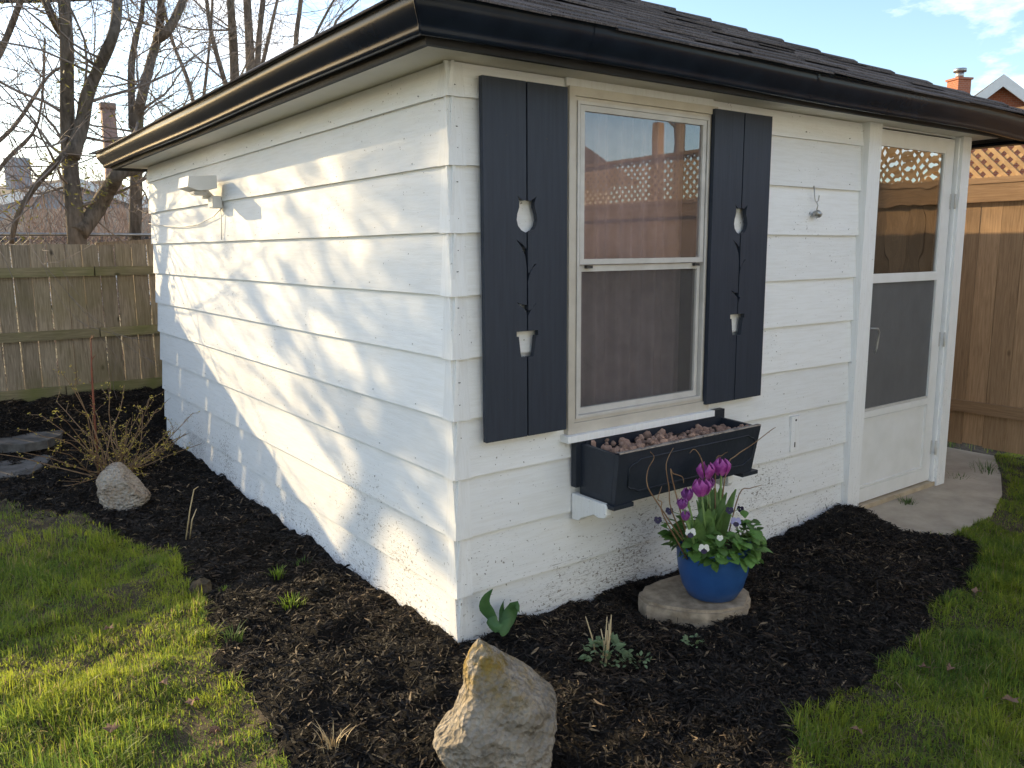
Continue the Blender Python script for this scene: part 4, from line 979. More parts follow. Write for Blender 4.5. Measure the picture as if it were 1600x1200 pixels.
def clump(name, lab, cat, cx_, cy_, n, rad, hgt, lw, mat, dry=0, group=None):
    z0 = hz(cx_, cy_); t_ = thing(name, lab, cat, (cx_,cy_,z0), 0, group); lm = leaf_mesh('leaf', mat, 1, .30, .2)
    for k in range(n):
        a = random.uniform(0,6.28); r = rad*math.sqrt(random.random()); h_ = hgt*(1-(r/rad)**2*.6)*random.uniform(.3,1)
        L = lw*random.uniform(.7,1.3); local('leaf', lm, t_, (r*math.cos(a), r*math.sin(a), h_), (random.uniform(-.6,.6), random.uniform(-1.2,.3), a), (L,L,L))
    for k in range(dry):
        a = random.uniform(0,6.28); r = rad*.7*random.random(); q = Vector((cx_+r*math.cos(a), cy_+r*math.sin(a), z0)); tip = q+Vector((random.uniform(-.04,.07), random.uniform(-.04,.04), hgt*random.uniform(1.2,2.0)))
        MB().tube([q, q.lerp(tip,.5)+Vector((.005,0,0)), tip], [.003,.0028,.002], 5).build('dry_stem', M_DRY, t_)
    return t_
p = at(948,1025,'z',.02); clump('perennial', 'grey green perennial clump with dry cut stems right of the standing rock', 'plant', p.x, p.y, 110, .085, .085, .026, M_PEREN, dry=8)
p = at(1000,1035,'z',.0); clump('perennial', 'low dark green seedling clump in front of the flagstone', 'plant', p.x, p.y, 40, .06, .03, .022, M_PEREN)
p = at(1085,1020,'z',.0); clump('perennial', 'small sage green sprout below the flagstone edge', 'plant', p.x, p.y, 24, .04, .03, .022, M_PEREN)
def tuft(lab, u, v, n, L, mat, z=.02, spread=.03, base=None):
    p = base or at(u, v, 'z', z); z0 = hz(p[0], p[1]); mb = MB()
    for k in range(n):
        a = random.uniform(0,6.28); r = spread*random.random(); b = Vector((p[0]+r*math.cos(a), p[1]+r*math.sin(a), z0-.004)); ln = random.uniform(.1,.9); l_ = L*random.uniform(.6,1.2)
        dv = Vector((math.cos(a), math.sin(a), 0)); pts = [b+dv*l_*ln*t*t+Vector((0,0,l_*(t-.3*ln*t*t))) for t in (0,.35,.7,1)]; mb.strip(pts, [.0018,.0019,.0014,.0002], Vector((-math.sin(a),math.cos(a),0)), fold=.3)
    o = mb.build('grass_tuft', mat); tag(o, lab, 'grass tuft')
tuft('bright lime grass tuft in mulch on the left, nearest the siding', 433, 892, 40, .06, M_LIME)
tuft('wide low lime grass tuft in the middle of the left mulch', 455, 945, 70, .045, M_LIME, spread=.06)
tuft('sparse dark green grass tuft in mulch beside the lawn edge', 365, 995, 34, .06, M_WEED, spread=.045)
tuft('tiny lime grass tuft in mulch close to a dirt clod', 350, 918, 18, .03, M_LIME)
tuft('thin pale grass tuft farthest back in the left mulch', 470, 875, 16, .04, M_WEED, spread=.05)
tuft('yellowed grass tuft at bottom of photo left of the standing rock', 520, 1165, 26, .07, M_DRY, spread=.05)
tuft('weedy tuft growing on the door sill edge', 1418, 788, 60, .055, M_WEED, z=-.01, spread=.05)
tuft('weed tuft under the lattice fence planks right of the door', 1545, 735, 60, .09, M_WEED, z=.0, spread=.12)
tuft('low weed tuft on the path beneath the cedar fence', 1500, 745, 40, .05, M_WEED, z=.0, spread=.08)
ds = [at(290,838,'z',.03)]
b = ds[0]; t_ = thing('dry_stem', 'pair of dry straw stalks standing in the left mulch', 'stalk', tuple(b))
MB().tube([b+Vector((0,0,-.02)), at(297,795,'y',b.y), at(303,765,'y',b.y), at(310,760,'y',b.y)], [.004,.0035,.003,.002], 5).build('stalk', M_DRY, t_)
MB().tube([b+Vector((.02,0,-.02)), at(300,812,'y',b.y-.05), at(307,795,'y',b.y-.05)], [.004,.0035,.002], 5).build('stalk', M_DRY, t_)

# forsythia shrub behind the boulder
fb = Vector((-.58, 3.42, hz(-.58,3.42)))
fs_ = thing('shrub', 'sparse forsythia shrub with arching bare stems and yellow buds behind the pale rock', 'shrub', tuple(fb))
def bend(p0, d, L, n, up=0.0, wob_=.15):
    pts = [Vector(p0)]; d = Vector(d).normalized()
    for i in range(n):
        d = (d+Vector((random.gauss(0,wob_), random.gauss(0,wob_), random.gauss(0,wob_)+up))).normalized(); pts.append(pts[-1]+d*L/n)
    return pts
buds = MB()
for k in range(38):
    a = random.uniform(0,6.28); el = random.uniform(.25,1.25); L = random.uniform(.35,.85)
    b0 = fb+Vector((random.gauss(0,.05), random.gauss(0,.05), -.01)); pts = bend(b0, (math.cos(a)*math.cos(el)+.08, math.sin(a)*math.cos(el), math.sin(el)), L, 7, -.03, .10)
    mb = MB().tube(pts, [.0055-.0005*i for i in range(8)], 5)
    for j in range(2, 8):
        for q in range(random.randint(0,2)):
            sp = bend(pts[j], (pts[j]-pts[j-1])+Vector((random.gauss(0,.06),random.gauss(0,.06),random.gauss(0,.05))), random.uniform(.04,.16), 3, 0, .25); mb.tube(sp, [.0024,.002,.0016,.001], 3, False)
            for w_ in range(random.randint(3,9)):
                pb = sp[random.randint(0,3)]+Vector([random.gauss(0,.008) for _ in range(3)]); s_ = random.uniform(.005,.011); n1 = Vector([random.gauss(0,1) for _ in range(3)]).normalized(); n2 = n1.orthogonal().normalized()
                buds.add([pb-n1*s_, pb+n2*s_*.5, pb+n1*s_, pb-n2*s_*.5], [(0,1,2,3)])
    mb.build('stem', M_FORSTEM, fs_)
buds.build('buds', M_FORSY, fs_)['kind'] = 'stuff'
cb = at(152,718,'y',3.6); t_ = thing('red_cane', 'tall single reddish cane standing in the shrub', 'cane', (cb.x, cb.y, hz(cb.x,cb.y)))
pts = [Vector((cb.x,cb.y,hz(cb.x,cb.y)-.02)), at(148,660,'y',3.6), at(143,580,'y',3.6), at(142,530,'y',3.62)]
MB().tube(pts, [.009,.008,.006,.003], 7).build('cane', M_REDSTEM, t_); mb = MB()
for k in range(10):
    q = pts[1].lerp(pts[3], random.uniform(.1,1)); mb.tube([q, q+Vector((random.uniform(-.03,.03),random.uniform(-.02,.02),.03))], [.004,.002], 4)
mb.build('buds', M_REDSTEM, t_)

# dead leaves and clods
dl = [(170,975,'left lawn, near the sunlit edge'),(255,1065,'middle of the sunlit left lawn'),(175,1140,'sunlit left lawn near the bottom edge'),(335,1135,'sunlit lawn where it meets the mulch'),(300,1085,'left lawn beside a bright tuft'),(1527,922,'right lawn beside the tip of the mulch'),(1485,1035,'shaded right lawn, left of a pair'),(1445,1035,'shaded right lawn at the mulch edge'),(1580,1092,'right lawn near the right edge'),(1340,1135,'right lawn at the bottom')]
for u, v, w_ in dl:
    p = at(u, v, 'z', .03); mb = MB(); n = 10; z0 = hz(p.x,p.y)+.035
    mb.v.append((p.x,p.y,z0)); R_ = random.uniform(.018,.03)
    for j in range(n): a = 2*math.pi*j/n; r_ = R_*(1 if j % 2 else .55); mb.v.append((p.x+r_*math.cos(a), p.y+r_*math.sin(a), z0+random.uniform(-.006,.014)))
    for j in range(n): mb.f.append((0,1+j,1+(j+1) % n)); mb.sm.append(False)
    tag(mb.build('dead_leaf', M_DEAD), 'curled brown dead leaf lying on the '+w_, 'leaf', 'dead leaves on the lawn')
cl = at(315,915,'z',.02); bm = bmesh.new(); bmesh.ops.create_icosphere(bm, subdivisions=3, radius=.05)
for v_ in bm.verts: v_.co *= 1+.3*mnoise.noise(v_.co*30)+.3*mnoise.noise(v_.co*90)
me = bpy.data.meshes.new('dirt_clod'); bm.to_mesh(me); bm.free(); me.materials.append(M_SOIL); tag(link('dirt_clod', me, loc=(cl.x,cl.y,hz(cl.x,cl.y)+.015)), 'crumbly brown dirt clod on the mulch beside the left lawn', 'clod')

# ------------------------------------------------------------------ grass, mulch chips, thatch
def blades(n, sampler, hmin, hmax, wid, colf, seed):
    r = np.random.default_rng(seed); x, y = sampler(n, r); n = len(x); z = height(x, y)-.004
    clumpn = .5+fbm(x*9+3, y*9, 2); tall = fbm(x*2.2+40, y*2.2, 2)
    L = (hmin+(hmax-hmin)*r.random(n))*(.50+1.0*np.clip(clumpn,0,1))*(1+.9*tall)
    az = r.random(n)*2*np.pi; ln = np.clip(.60+.50*r.standard_normal(n), .02, 1.7)
    # neighbouring blades lean alike
    az = np.where(r.random(n) < .35, fbm(x*6+7, y*6+2, 2)*9, az)
    dx, dy = np.cos(az), np.sin(az); fa = az+np.pi/2+r.normal(0,.5,n); sx, sy = np.cos(fa), np.sin(fa)
    vs = []; ts = (0,.4,.75,1); ws = (1,.9,.6,.06); w = wid*(.7+.6*r.random(n))
    for t, wv in zip(ts, ws):
        px, py, pz = x+dx*L*ln*t*t, y+dy*L*ln*t*t, z+L*(t-.35*ln*t*t)
        vs += [np.stack([px-sx*w*wv, py-sy*w*wv, pz],1), np.stack([px+sx*w*wv, py+sy*w*wv, pz],1)]
    V_ = np.stack(vs, 1).reshape(-1,3); b = np.arange(n)*8
    F_ = np.concatenate([np.stack([b+2*k, b+2*k+1, b+2*k+3, b+2*k+2],1) for k in range(3)])
    c = colf(x, y, r, n); C_ = np.repeat(c, 8, 0)
    return V_, F_, C_
def lawn_ok(x, y): return ~in_mulch(x, y) & ~in_path(x, y) & ~((x > -.05) & (x < 4.0) & (y > -.05) & (y < 4.5))
def sampler_box(x0, x1, y0, y1, keep=None):
    def f(n, r):
        x = x0+(x1-x0)*r.random(n); y = y0+(y1-y0)*r.random(n); k = lawn_ok(x, y)
        bare = fbm(x*3.1+11, y*3.1+4, 3); k &= (bare > -.78+.25*r.random(n))
        k &= ~((x < -.9) & (y > 2.7) & (r.random(n) < np.clip((y-2.7)*1.2, 0, .85)))
        if keep is not None: k &= keep(x, y, r, n)
        return x[k], y[k]
    return f
def gcol(x, y, r, n):
    m_ = np.clip(.5+.9*fbm(x*2.5, y*2.5, 3)+.25*r.standard_normal(n), 0, 1)[:,None]
    c = np.array([[.125,.22,.045]])*(1-m_)+np.array([[.37,.42,.05]])*m_
    dry = (r.random(n) < .07+.25*np.clip(fbm(x*4+70, y*4, 2)-.12, 0, 1))[:,None]; c = np.where(dry, np.array([[.38,.31,.16]]), c)
    return c*(.8+.4*r.random(n))[:,None]
parts_ = [blades(115000, sampler_box(-2.7,-.55,-1.2,2.2), .024, .055, .0016, gcol, 1), blades(32000, sampler_box(-3.6,-.55,2.2,4.6), .022, .05, .0019, gcol, 2),
          blades(110000, sampler_box(.1,3.2,-2.2,-.55), .026, .060, .0017, gcol, 3), blades(45000, sampler_box(2.3,5.0,-1.7,.1), .024,.052,.0018, gcol, 4), blades(26000, sampler_box(-5.5,5.5,-3.2,3.0), .03,.06,.0024, gcol, 5)]
off = 0; VV, FF, CC = [], [], []
for v_, f_, c_ in parts_: VV.append(v_); FF.append(f_+off); CC.append(c_); off += len(v_)
M_GRASS = leafy('grass_blades', None, None, trans=.6, rough=.5, attr=True)
g = link('grass', np_mesh('grass', np.concatenate(VV), np.concatenate(FF), M_GRASS, True, np.concatenate(CC))); tag(g, 'short green lawn grass', 'grass', kind='stuff')

def chips(n, x0, x1, y0, y1, seed, lmin, lmax, wr=.22, spill=.05):
    r = np.random.default_rng(seed); x = x0+(x1-x0)*r.random(n); y = y0+(y1-y0)*r.random(n)
    k = in_mulch(x+spill*r.standard_normal(n), y+spill*r.standard_normal(n)) & ~((x > -.005) & (x < 3.7) & (y > -.005) & (y < 4.47)); x, y = x[k], y[k]; n = len(x)
    z = height(x, y)+np.abs(r.normal(0,.006,n))
    L = lmin+(lmax-lmin)*r.random(n)**2.2; w = L*(.06*min(1,wr*4.5)+(wr-.06*min(1,wr*4.5))*r.random(n)**1.6)*.999+.0007; az = r.random(n)*2*np.pi; pt = r.normal(0,.32,n); rl = r.normal(0,.7,n)
    d = np.stack([np.cos(az)*np.cos(pt), np.sin(az)*np.cos(pt), np.sin(pt)],1); s = np.stack([-np.sin(az)*np.cos(rl), np.cos(az)*np.cos(rl), np.sin(rl)],1); nn = np.cross(d, s)
    c = np.stack([x,y,z],1); cv = (r.normal(0,.10,n)*L)[:,None]
    A = c-d*(L/2)[:,None]; B = c+d*(L/2)[:,None]; Mi = c+nn*cv+s*(r.normal(0,.08,n)*L)[:,None]; hw = (w/2)[:,None]; th = nn*(w*.3)[:,None]
    V_ = np.stack([A-s*hw*.5, A+s*hw*.4+th*.3, Mi-s*hw, Mi+s*hw+th, B-s*hw*.5, B+s*hw*.3+th*.2, Mi-th*1.4],1).reshape(-1,3); b = np.arange(n)*7
    F_ = np.concatenate([np.stack(q,1) for q in ((b,b+2,b+3,b+1),(b+2,b+4,b+5,b+3),(b,b+1,b+3,b+6),(b+6,b+3,b+5,b+4))])
    kd = r.random(n)[:,None]; q = r.random(n)[:,None]
    dark = np.array([[.007,.006,.0055]])*(.5+1.5*q)+np.array([[.012,.008,.005]])*q; brown = np.array([[.045,.030,.020]])*(.5+q); tan = np.array([[.20,.145,.09]])*(.6+.7*q)
    fresh = ((.5*(x > 1.2)+.35*(fbm(x*2,y*2,2) > .1)))[:,None]
    old = np.clip(fbm(x*2.3+21, y*2.3+8, 3)*1.6, 0, .45)[:,None]*(1-.6*np.clip(fresh,0,1)); pb = .83+.09*np.clip(fresh,0,1)-old; C_ = np.where(kd < pb, dark, np.where(kd < pb+(1-pb)*.8, brown, tan))
    return V_, F_, np.repeat(C_, 7, 0)
cp = [chips(120000, -1.1, 2.9, -1.9, 1.2, 11, .008, .055), chips(60000, -1.6, 0.1, 1.2, 5.5, 12, .010, .06), chips(60000, .2, 2.9, -1.15, .0, 13, .008, .045), chips(26000, -2.9,4.8,4.4,5.5,14,.012,.05), chips(5000, -1.1,2.9,-1.9,1.6,15,.05,.14,.035,.10)]
off = 0; VV, FF, CC = [], [], []
for v_, f_, c_ in cp: VV.append(v_); FF.append(f_+off); CC.append(c_); off += len(v_)
mt, n_, l_, b_ = new_mat('shredded_bark'); a_ = n_.new('ShaderNodeAttribute'); a_.attribute_name = 'Col'; l_.new(a_.outputs['Color'], b_.inputs['Base Color']); b_.inputs['Roughness'].default_value = .72; b_.inputs['Specular IOR Level'].default_value = .3
g = link('mulch_chips', np_mesh('mulch_chips', np.concatenate(VV), np.concatenate(FF), mt, False, np.concatenate(CC))); tag(g, 'shredded black bark mulch', 'mulch', kind='stuff')

# ------------------------------------------------------------------ trees
def spray(mb, c, r, n, s0, s1):
    for k in range(n):
        p = c+Vector((random.gauss(0,1),random.gauss(0,1),random.gauss(0,.8)))*r*.5; n1 = Vector((random.gauss(0,1),random.gauss(0,1),random.gauss(0,.6))).normalized(); n2 = n1.orthogonal().normalized(); s_ = random.uniform(s0,s1)
        mb.add([p-n1*s_, p+n2*s_*.35, p+n1*s_, p-n2*s_*.35], [(0,1,2,3)])
def grow(tm, wm, p0, d, L, r, depth, up=.06, wob_=.13, kids=(3,5), leafs=None, spread=.8, minr=.0035):
    n = max(4, int(5+depth)); pts = bend(p0, d, L, n, up, wob_); tgt = tm if r > .03 else wm
    tgt.tube(pts, [max(minr, r*(1-.62*i/n)) for i in range(n+1)], 8 if r > .05 else 5 if r > .012 else 3, r > .03)
    if leafs is not None and depth <= 1 and random.random() < leafs[1]: spray(leafs[0], pts[-1], .18, 14, .012, .04)
    if depth <= 0: return
    for k in range(random.randint(*kids)):
        i = random.randint(max(1, n//3), n); dd = (pts[i]-pts[i-1]).normalized(); sidev = Vector((random.gauss(0,1),random.gauss(0,1),random.gauss(0,.7))); sidev = (sidev-dd*sidev.dot(dd)).normalized()
        grow(tm, wm, pts[i], dd+sidev*spread*random.uniform(.5,1.1), L*random.uniform(.5,.78), max(minr, r*(1-.62*i/n)*random.uniform(.45,.72)), depth-1, up, wob_, kids, leafs, spread, minr)
def px_tree(label, Y, limbs, twig_n, depth, seed, name='tree', leaf=None, group=None, twl=(.7,1.5), catkin=0, minr=.0021):
    random.seed(seed); base = at(*limbs[0][0][0], 'y', Y); t_ = thing(name, label, 'tree', (base.x, Y, .1), 0, group)
    tm, wm, lm = MB(), MB(), MB()
    for px, r0, r1 in limbs:
        pts = [at(u, v, 'y', Y+random.uniform(-.12,.12)+(.25*math.sin(j*1.3+r0*90) if j > 2 else 0)) for j, (u, v) in enumerate(px)]
        sm = []
        for j in range(len(pts)-1):
            p0_, p1, p2, p3 = pts[max(j-1,0)], pts[j], pts[j+1], pts[min(j+2,len(pts)-1)]
            for t in (0,.25,.5,.75): sm.append(.5*((2*p1)+(-p0_+p2)*t+(2*p0_-5*p1+4*p2-p3)*t*t+(-p0_+3*p1-3*p2+p3)*t**3))
        sm.append(pts[-1]); k = len(sm)
        rad = [r0+(r1-r0)*i/(k-1)+.006*mnoise.noise((i*.7, r0*50, seed)) for i in range(k)]
        tm.tube(sm, rad, 10)
        for q in range(int(twig_n*max(1,(k/14)))):
            i = random.randint(k//4, k-1); dd = (sm[i]-sm[max(i-1,0)]).normalized(); sidev = Vector((random.gauss(0,1), random.gauss(0,.7), random.gauss(0,.6)))
            grow(tm, wm, sm[i], dd*.4+sidev.normalized(), random.uniform(*twl), max(.008, rad[i]*random.uniform(.12,.26)), depth, .05, .14, (3,5), None, .8, minr)
            if catkin and random.random() < catkin: spray(lm, sm[i]+Vector((random.gauss(0,.10),random.gauss(0,.1),random.gauss(0,.12))), .17, 22, .012, .035)
    tm.build('trunk', M_BARK, t_); wm.build('crown', M_TWIGD, t_)
    if lm.v: lm.build('new_growth', leaf or M_CATKIN, t_)['kind'] = 'stuff'
    return t_
px_tree('bare forked tree just behind the mossy fence, left of the shed', 5.95, [([(122,640),(121,430),(120,370),(114,310),(108,240),(105,180),(104,60),(97,-40),(90,-160)], .10, .04), ([(122,365),(150,328),(172,292),(188,270),(230,258),(300,215)], .085, .04), ([(112,245),(128,195),(136,150),(155,105),(178,50),(185,-10),(200,-120)], .07, .035),
    ([(105,60),(92,45),(78,18),(62,-20),(40,-80)], .045, .025), ([(18,380),(28,335),(60,285),(102,240)], .02, .03)], 9, 2, 21, catkin=.5)
px_tree('second bare tree rising behind the shed gutter with greenish forks', 7.6, [([(205,640),(210,420),(214,230),(216,180),(222,150),(236,95),(247,55),(252,0),(256,-120)], .075, .035), ([(246,60),(262,48),(280,15),(295,-30),(320,-120)], .06, .035), ([(207,200),(205,110),(212,60),(222,20),(225,-60)], .045, .02)], 9, 2, 22, catkin=.5)
px_tree('tall straight bare tree behind the roof, left of its twin trunk', 9.5, [([(380,640),(372,300),(366,100),(360,0),(352,-140)], .085, .045), ([(368,180),(340,90),(325,20),(318,-80)], .04, .02)], 9, 2, 23, group='bare trees behind the shed roof')
px_tree('bare tree of several close trunks behind the gutter', 10.5, [([(400,640),(396,300),(391,100),(386,0),(380,-140)], .085, .05), ([(399,200),(404,70),(412,-10),(420,-120)], .05, .03), ([(397,150),(415,80),(440,-30)], .04, .02)], 9, 2, 24, group='bare trees behind the shed roof')
px_tree('slim bare tree nearest the roof corner behind the gutter', 12, [([(470,640),(466,250),(462,80),(470,0),(482,-140)], .06, .03), ([(466,120),(500,40),(545,-40)], .035, .015), ([(480,300),(515,60),(560,0),(600,-60)], .03, .012)], 9, 2, 25, group='bare trees behind the shed roof')
px_tree('leaning bare tree between forked trunks, thin and pale', 11, [([(330,640),(318,300),(300,150),(268,60),(245,-40)], .045, .02), ([(310,220),(322,120),(330,40),(334,-60)], .03, .015)], 5, 2, 26, twl=(.5,1.1))
px_tree('thin bare sapling at far left with fine arching twigs', 9, [([(-40,640),(-45,300),(-30,150),(10,60),(40,-20)], .06, .03), ([(-42,250),(20,200),(75,120),(110,100)], .03, .012), ([(-40,320),(10,250),(60,190),(70,60)], .03, .012)], 7, 2, 27, twl=(.7,1.4))
# trees left of the frame: their branches throw the dappled shade on the siding
def shade_tree(label, x, y, trunk, depth, seed, leafp=0, lean=(0,0), name='tree', kids=(3,4), L0=1.7, r0=.10):
    random.seed(seed); t_ = thing(name, label, 'tree', (x,y,0)); tm, wm, lm = MB(), MB(), MB()
    top = Vector((x+lean[0], y+lean[1], trunk)); pts = [Vector((x,y,-.1)).lerp(top, i/6)+Vector((random.gauss(0,.04),random.gauss(0,.04),0)) for i in range(7)]
    tm.tube(pts, [r0*1.5-(.5*r0)*i/6 for i in range(7)], 9)
    for k in range(5):
        a = k*1.257+random.uniform(-.3,.3); grow(tm, wm, pts[-1] if k > 1 else pts[4], (math.cos(a)*.75, math.sin(a)*.75, 1), L0, r0*.7, depth, .04, .12, kids, (lm, leafp) if leafp else None, .75, .005)
    tm.build('trunk', M_BARK, t_); wm.build('crown', M_TWIGD, t_)
    if lm.v: lm.build('foliage', M_EVERG, t_)['kind'] = 'stuff'
# a half leafed tree out of view to the left: stands on the sun's line to the siding and dapples it
random.seed(77)
SV = Vector((-1.0, 2.6, 0.92))
def on_ray(u, v, t): return at(u, v, 'x', 0) + SV*t
dt = thing('tree', 'half leafed garden tree beyond the fence, left of everything in view', 'tree', (-3.05, 9.3, 0)); tm, wm, lm = MB(), MB(), MB()
LIMBS = [([(562,832),(582,745),(622,650),(676,565),(708,470)], .062, .035, 3.0), ([(578,750),(520,640),(440,520),(360,430),(280,330)], .024, .010, 2.7), ([(603,690),(562,560),(520,450),(470,350),(430,280)], .032, .012, 3.1),
         ([(630,640),(642,520),(602,420),(562,330),(540,250)], .026, .010, 3.3), ([(592,720),(500,560),(420,420),(380,320)], .020, .008, 2.9), ([(680,560),(655,430),(640,330),(652,230)], .030, .012, 3.2), ([(572,790),(470,660),(380,560),(300,480)], .016, .007, 2.6), ([(640,620),(690,700),(712,760)], .022, .010, 3.1)]
base = on_ray(562, 850, 3.0)
tm.tube([(-3.05,9.3,-.1), (-3.0,9.25,1.2), base.lerp(on_ray(562,832,3.0),.5), on_ray(562,832,3.0)], [.12,.10,.075,.062], 9)
for px, r0, r1, t in LIMBS:
    pts = [on_ray(u, v, t+random.uniform(-.05,.05)) for u, v in px]; sm = []
    for j in range(len(pts)-1):
        p0_, p1, p2, p3 = pts[max(j-1,0)], pts[j], pts[j+1], pts[min(j+2,len(pts)-1)]
        for q in (0,.2,.4,.6,.8): sm.append(.5*((2*p1)+(-p0_+p2)*q+(2*p0_-5*p1+4*p2-p3)*q*q+(-p0_+3*p1-3*p2+p3)*q**3))
    sm.append(pts[-1]); k = len(sm); tm.tube(sm, [r0+(r1-r0)*i/(k-1) for i in range(k)], 7)
    for i in range(3, k, 2):
        dd = (sm[i]-sm[i-1]).normalized(); grow(tm, wm, sm[i], dd*.9+Vector((random.gauss(0,.45),random.gauss(0,.45),random.gauss(0,.4))), random.uniform(.4,.9), .011, 1, .03, .10, (2,4), None, .7, .004)
for u, v, r in ((545,452,.20),(575,482,.22),(602,525,.18),(560,512,.14),(640,312,.22),(600,300,.12),(672,335,.22),(684,425,.26),(690,300,.18),(660,590,.20),(692,560,.2),(622,556,.12),(652,700,.16),(604,765,.13),(690,640,.15),(500,470,.10),(450,330,.08),(640,800,.14),(680,860,.10),(470,560,.07),(400,470,.06),(605,705,.16),(575,745,.15),(640,665,.13),(703,625,.17),(625,445,.13),(692,480,.17),(540,600,.08),(702,380,.16),(660,770,.10),(520,700,.10),(480,620,.09),(385,440,.10),(430,525,.11),(350,380,.08),(505,600,.10),(450,430,.08),(310,340,.06),(550,660,.12)):
    spray(lm, on_ray(u, v, random.uniform(2.7,3.4)), r, int(24+1050*r*r), .02, .065)
for px in ([(650,300),(628,190),(560,110),(470,115),(400,150)], [(655,260),(668,120),(655,40)]):
    pts = [at(u, v, 'x', -.2)+SV*3.1 for u, v in px]; tm.tube(pts, [.014-.002*i for i in range(len(pts))], 6)
for u, v, r in ((648,35,.16),(612,62,.20),(575,72,.17),(535,88,.2),(498,98,.15),(462,118,.18),(425,128,.14),(388,148,.15),(345,170,.10),(300,190,.07)):
    spray(lm, at(u, v, 'x', -.29)+SV*random.uniform(2.9,3.3), r, int(26+900*r*r), .02, .06)
tm.build('trunk', M_BARK, dt); wm.build('crown', M_TWIGD, dt); lm.build('foliage', M_EVERG, dt)['kind'] = 'stuff'
random.seed(5)
sh_ = thing('tree', 'young forked tree beyond the fence at the far left', 'tree', (-1.05,6.9,0)); tm = MB()
tm.tube([(-1.05,6.9,-.1),(-1.04,6.92,1.2),(-1.03,6.9,2.2)], [.055,.05,.045], 8); tm.tube([(-1.03,6.9,2.15),(-1.10,7.02,2.7),(-1.12,7.05,3.6)], [.035,.03,.02], 8); tm.tube([(-1.03,6.9,2.15),(-1.0,6.62,2.7),(-.98,6.45,3.5)], [.035,.03,.02], 8)
wm = MB()
for k in range(16):
    q = Vector((-1.1,7.0,2.6)).lerp(Vector((-.99,6.5,3.4)), random.random()); grow(tm, wm, q, (random.gauss(0,1),random.gauss(0,1),.4), .6, .010, 1, .05, .15, (2,3), None, .8, .004)
tm.build('trunk', M_BARK, sh_); wm.build('crown', M_TWIGD, sh_)

# brush behind the fence
random.seed(9)
spots = [(20,395,8),(60,400,9.5),(95,395,8.5),(160,395,9),(195,395,8),(222,390,9.5),(5,395,11),(75,390,12),(140,390,12),(205,385,12),(45,390,14),(180,385,15)]
bl = ['at the far left edge','left of the forked trunk','just left of the forked trunk','between the trunk and its limb','under the right limb','against the shed corner','farther back at the left edge','farther back behind the left shrubs','behind the forked trunk','behind the shed corner, farther off','in front of the grey house','in front of the far roofs']
for i, (u, v, Y) in enumerate(spots):
    b = at(u, v, 'y', Y); b.z = 0; wm = MB(); t_ = thing('brush', 'leafless pinkish brown thicket '+bl[i], 'shrub', tuple(b), 0, 'bare thickets beyond the fence')
    for k in range(11):
        grow(wm, wm, b+Vector((random.gauss(0,.35),random.gauss(0,.25),0)), (random.gauss(0,.28),random.gauss(0,.28),1), random.uniform(1.0,1.9)*(1+.05*(Y-8)), .011, 2, .05, .12, (2,3), None, .55, .0035)
    wm.build('stems', M_BRUSH, t_)

# ------------------------------------------------------------------ neighbours
def gable_house(name, label, c, w, l, eave, peak, rz, wall, roofm, trim=M_HWHITE, wins=True, over=.3):
    h = thing(name, label, 'house', tuple(c), rz)
    def lm(nm, mb, mat, par=None): return local(nm, mb.mesh(nm, mat), par or h)
    mb = MB(); hw, hl = w/2, l/2
    mb.add([(-hw,-hl,0),(hw,-hl,0),(hw,hl,0),(-hw,hl,0),(-hw,-hl,eave),(hw,-hl,eave),(hw,hl,eave),(-hw,hl,eave),(0,-hl,peak),(0,hl,peak)], [(0,1,5,8,4),(1,2,6,5),(2,3,7,9,6),(3,0,4,7),(4,8,9,7),(5,6,9,8)]); lm('wall', mb, wall)
    sl = (peak-eave)/hw; mb = MB()
    for s in (-1,1):
        A = (s*(hw+over), eave-over*sl); pts = [(A[0],-hl-over,A[1]+.04),(0,-hl-over,peak+.04),(0,hl+over,peak+.04),(A[0],hl+over,A[1]+.04)]; pts += [(x,y,z+.14) for x,y,z in pts]
        mb.add(pts, [(0,1,2,3),(7,6,5,4),(0,4,5,1),(1,5,6,2),(2,6,7,3),(3,7,4,0)])
    lm('roof', mb, roofm)
    mb = MB()
    for s in (-1,1):
        A = (s*(hw+over+.02), eave-(over+.02)*sl); y0, y1 = -hl-over-.05, -hl-over-.005; q = [(A[0],A[1]-.14),(0,peak-.14),(0,peak+.17),(A[0],A[1]+.17)]
        mb.add([(x,y0,z) for x,z in q]+[(x,y1,z) for x,z in q], [(0,1,2,3),(7,6,5,4),(0,4,5,1),(1,5,6,2),(2,6,7,3),(3,7,4,0)])
    lm('bargeboard', mb, trim)
    if wins:
        for sx in (-.25,.25):
            f = lm('window', MB().box((sx*w-.5,-hl-.04,eave*.42),(sx*w+.5,-hl+.02,eave*.85)), trim); local('pane', MB().box((sx*w-.42,-hl-.055,eave*.42+.08),(sx*w+.42,-hl-.041,eave*.85-.08)).mesh('pane', M_WINDARK), f)
    return h
pk = far(1569, 119, 22); gd = Vector((-.80,-.60,0))
gable_house('brick_house', 'orange brick house with white gable trim beyond the lattice fence', (pk.x-gd.x*4.35, pk.y-gd.y*4.35, 0), 6.4, 8, pk.z-2.7, pk.z-.12, math.atan2(gd.x, -gd.y), M_BRICK, M_HDARK)
ch = far(1497, 150, 26); hh = gable_house('house', 'neighbour house behind the shed roof with brick chimney and steel flue', (ch.x+1.5, ch.y+2.5, 0), 6, 8, ch.z-3.4, ch.z-1.35, -.4, M_BRICKD, M_HDARK, wins=False)
MI = world_of(hh).inverted(); q = ch.copy(); lq = MI @ q; zc = far(1497,124,26).z; zf = far(1497,109,26).z
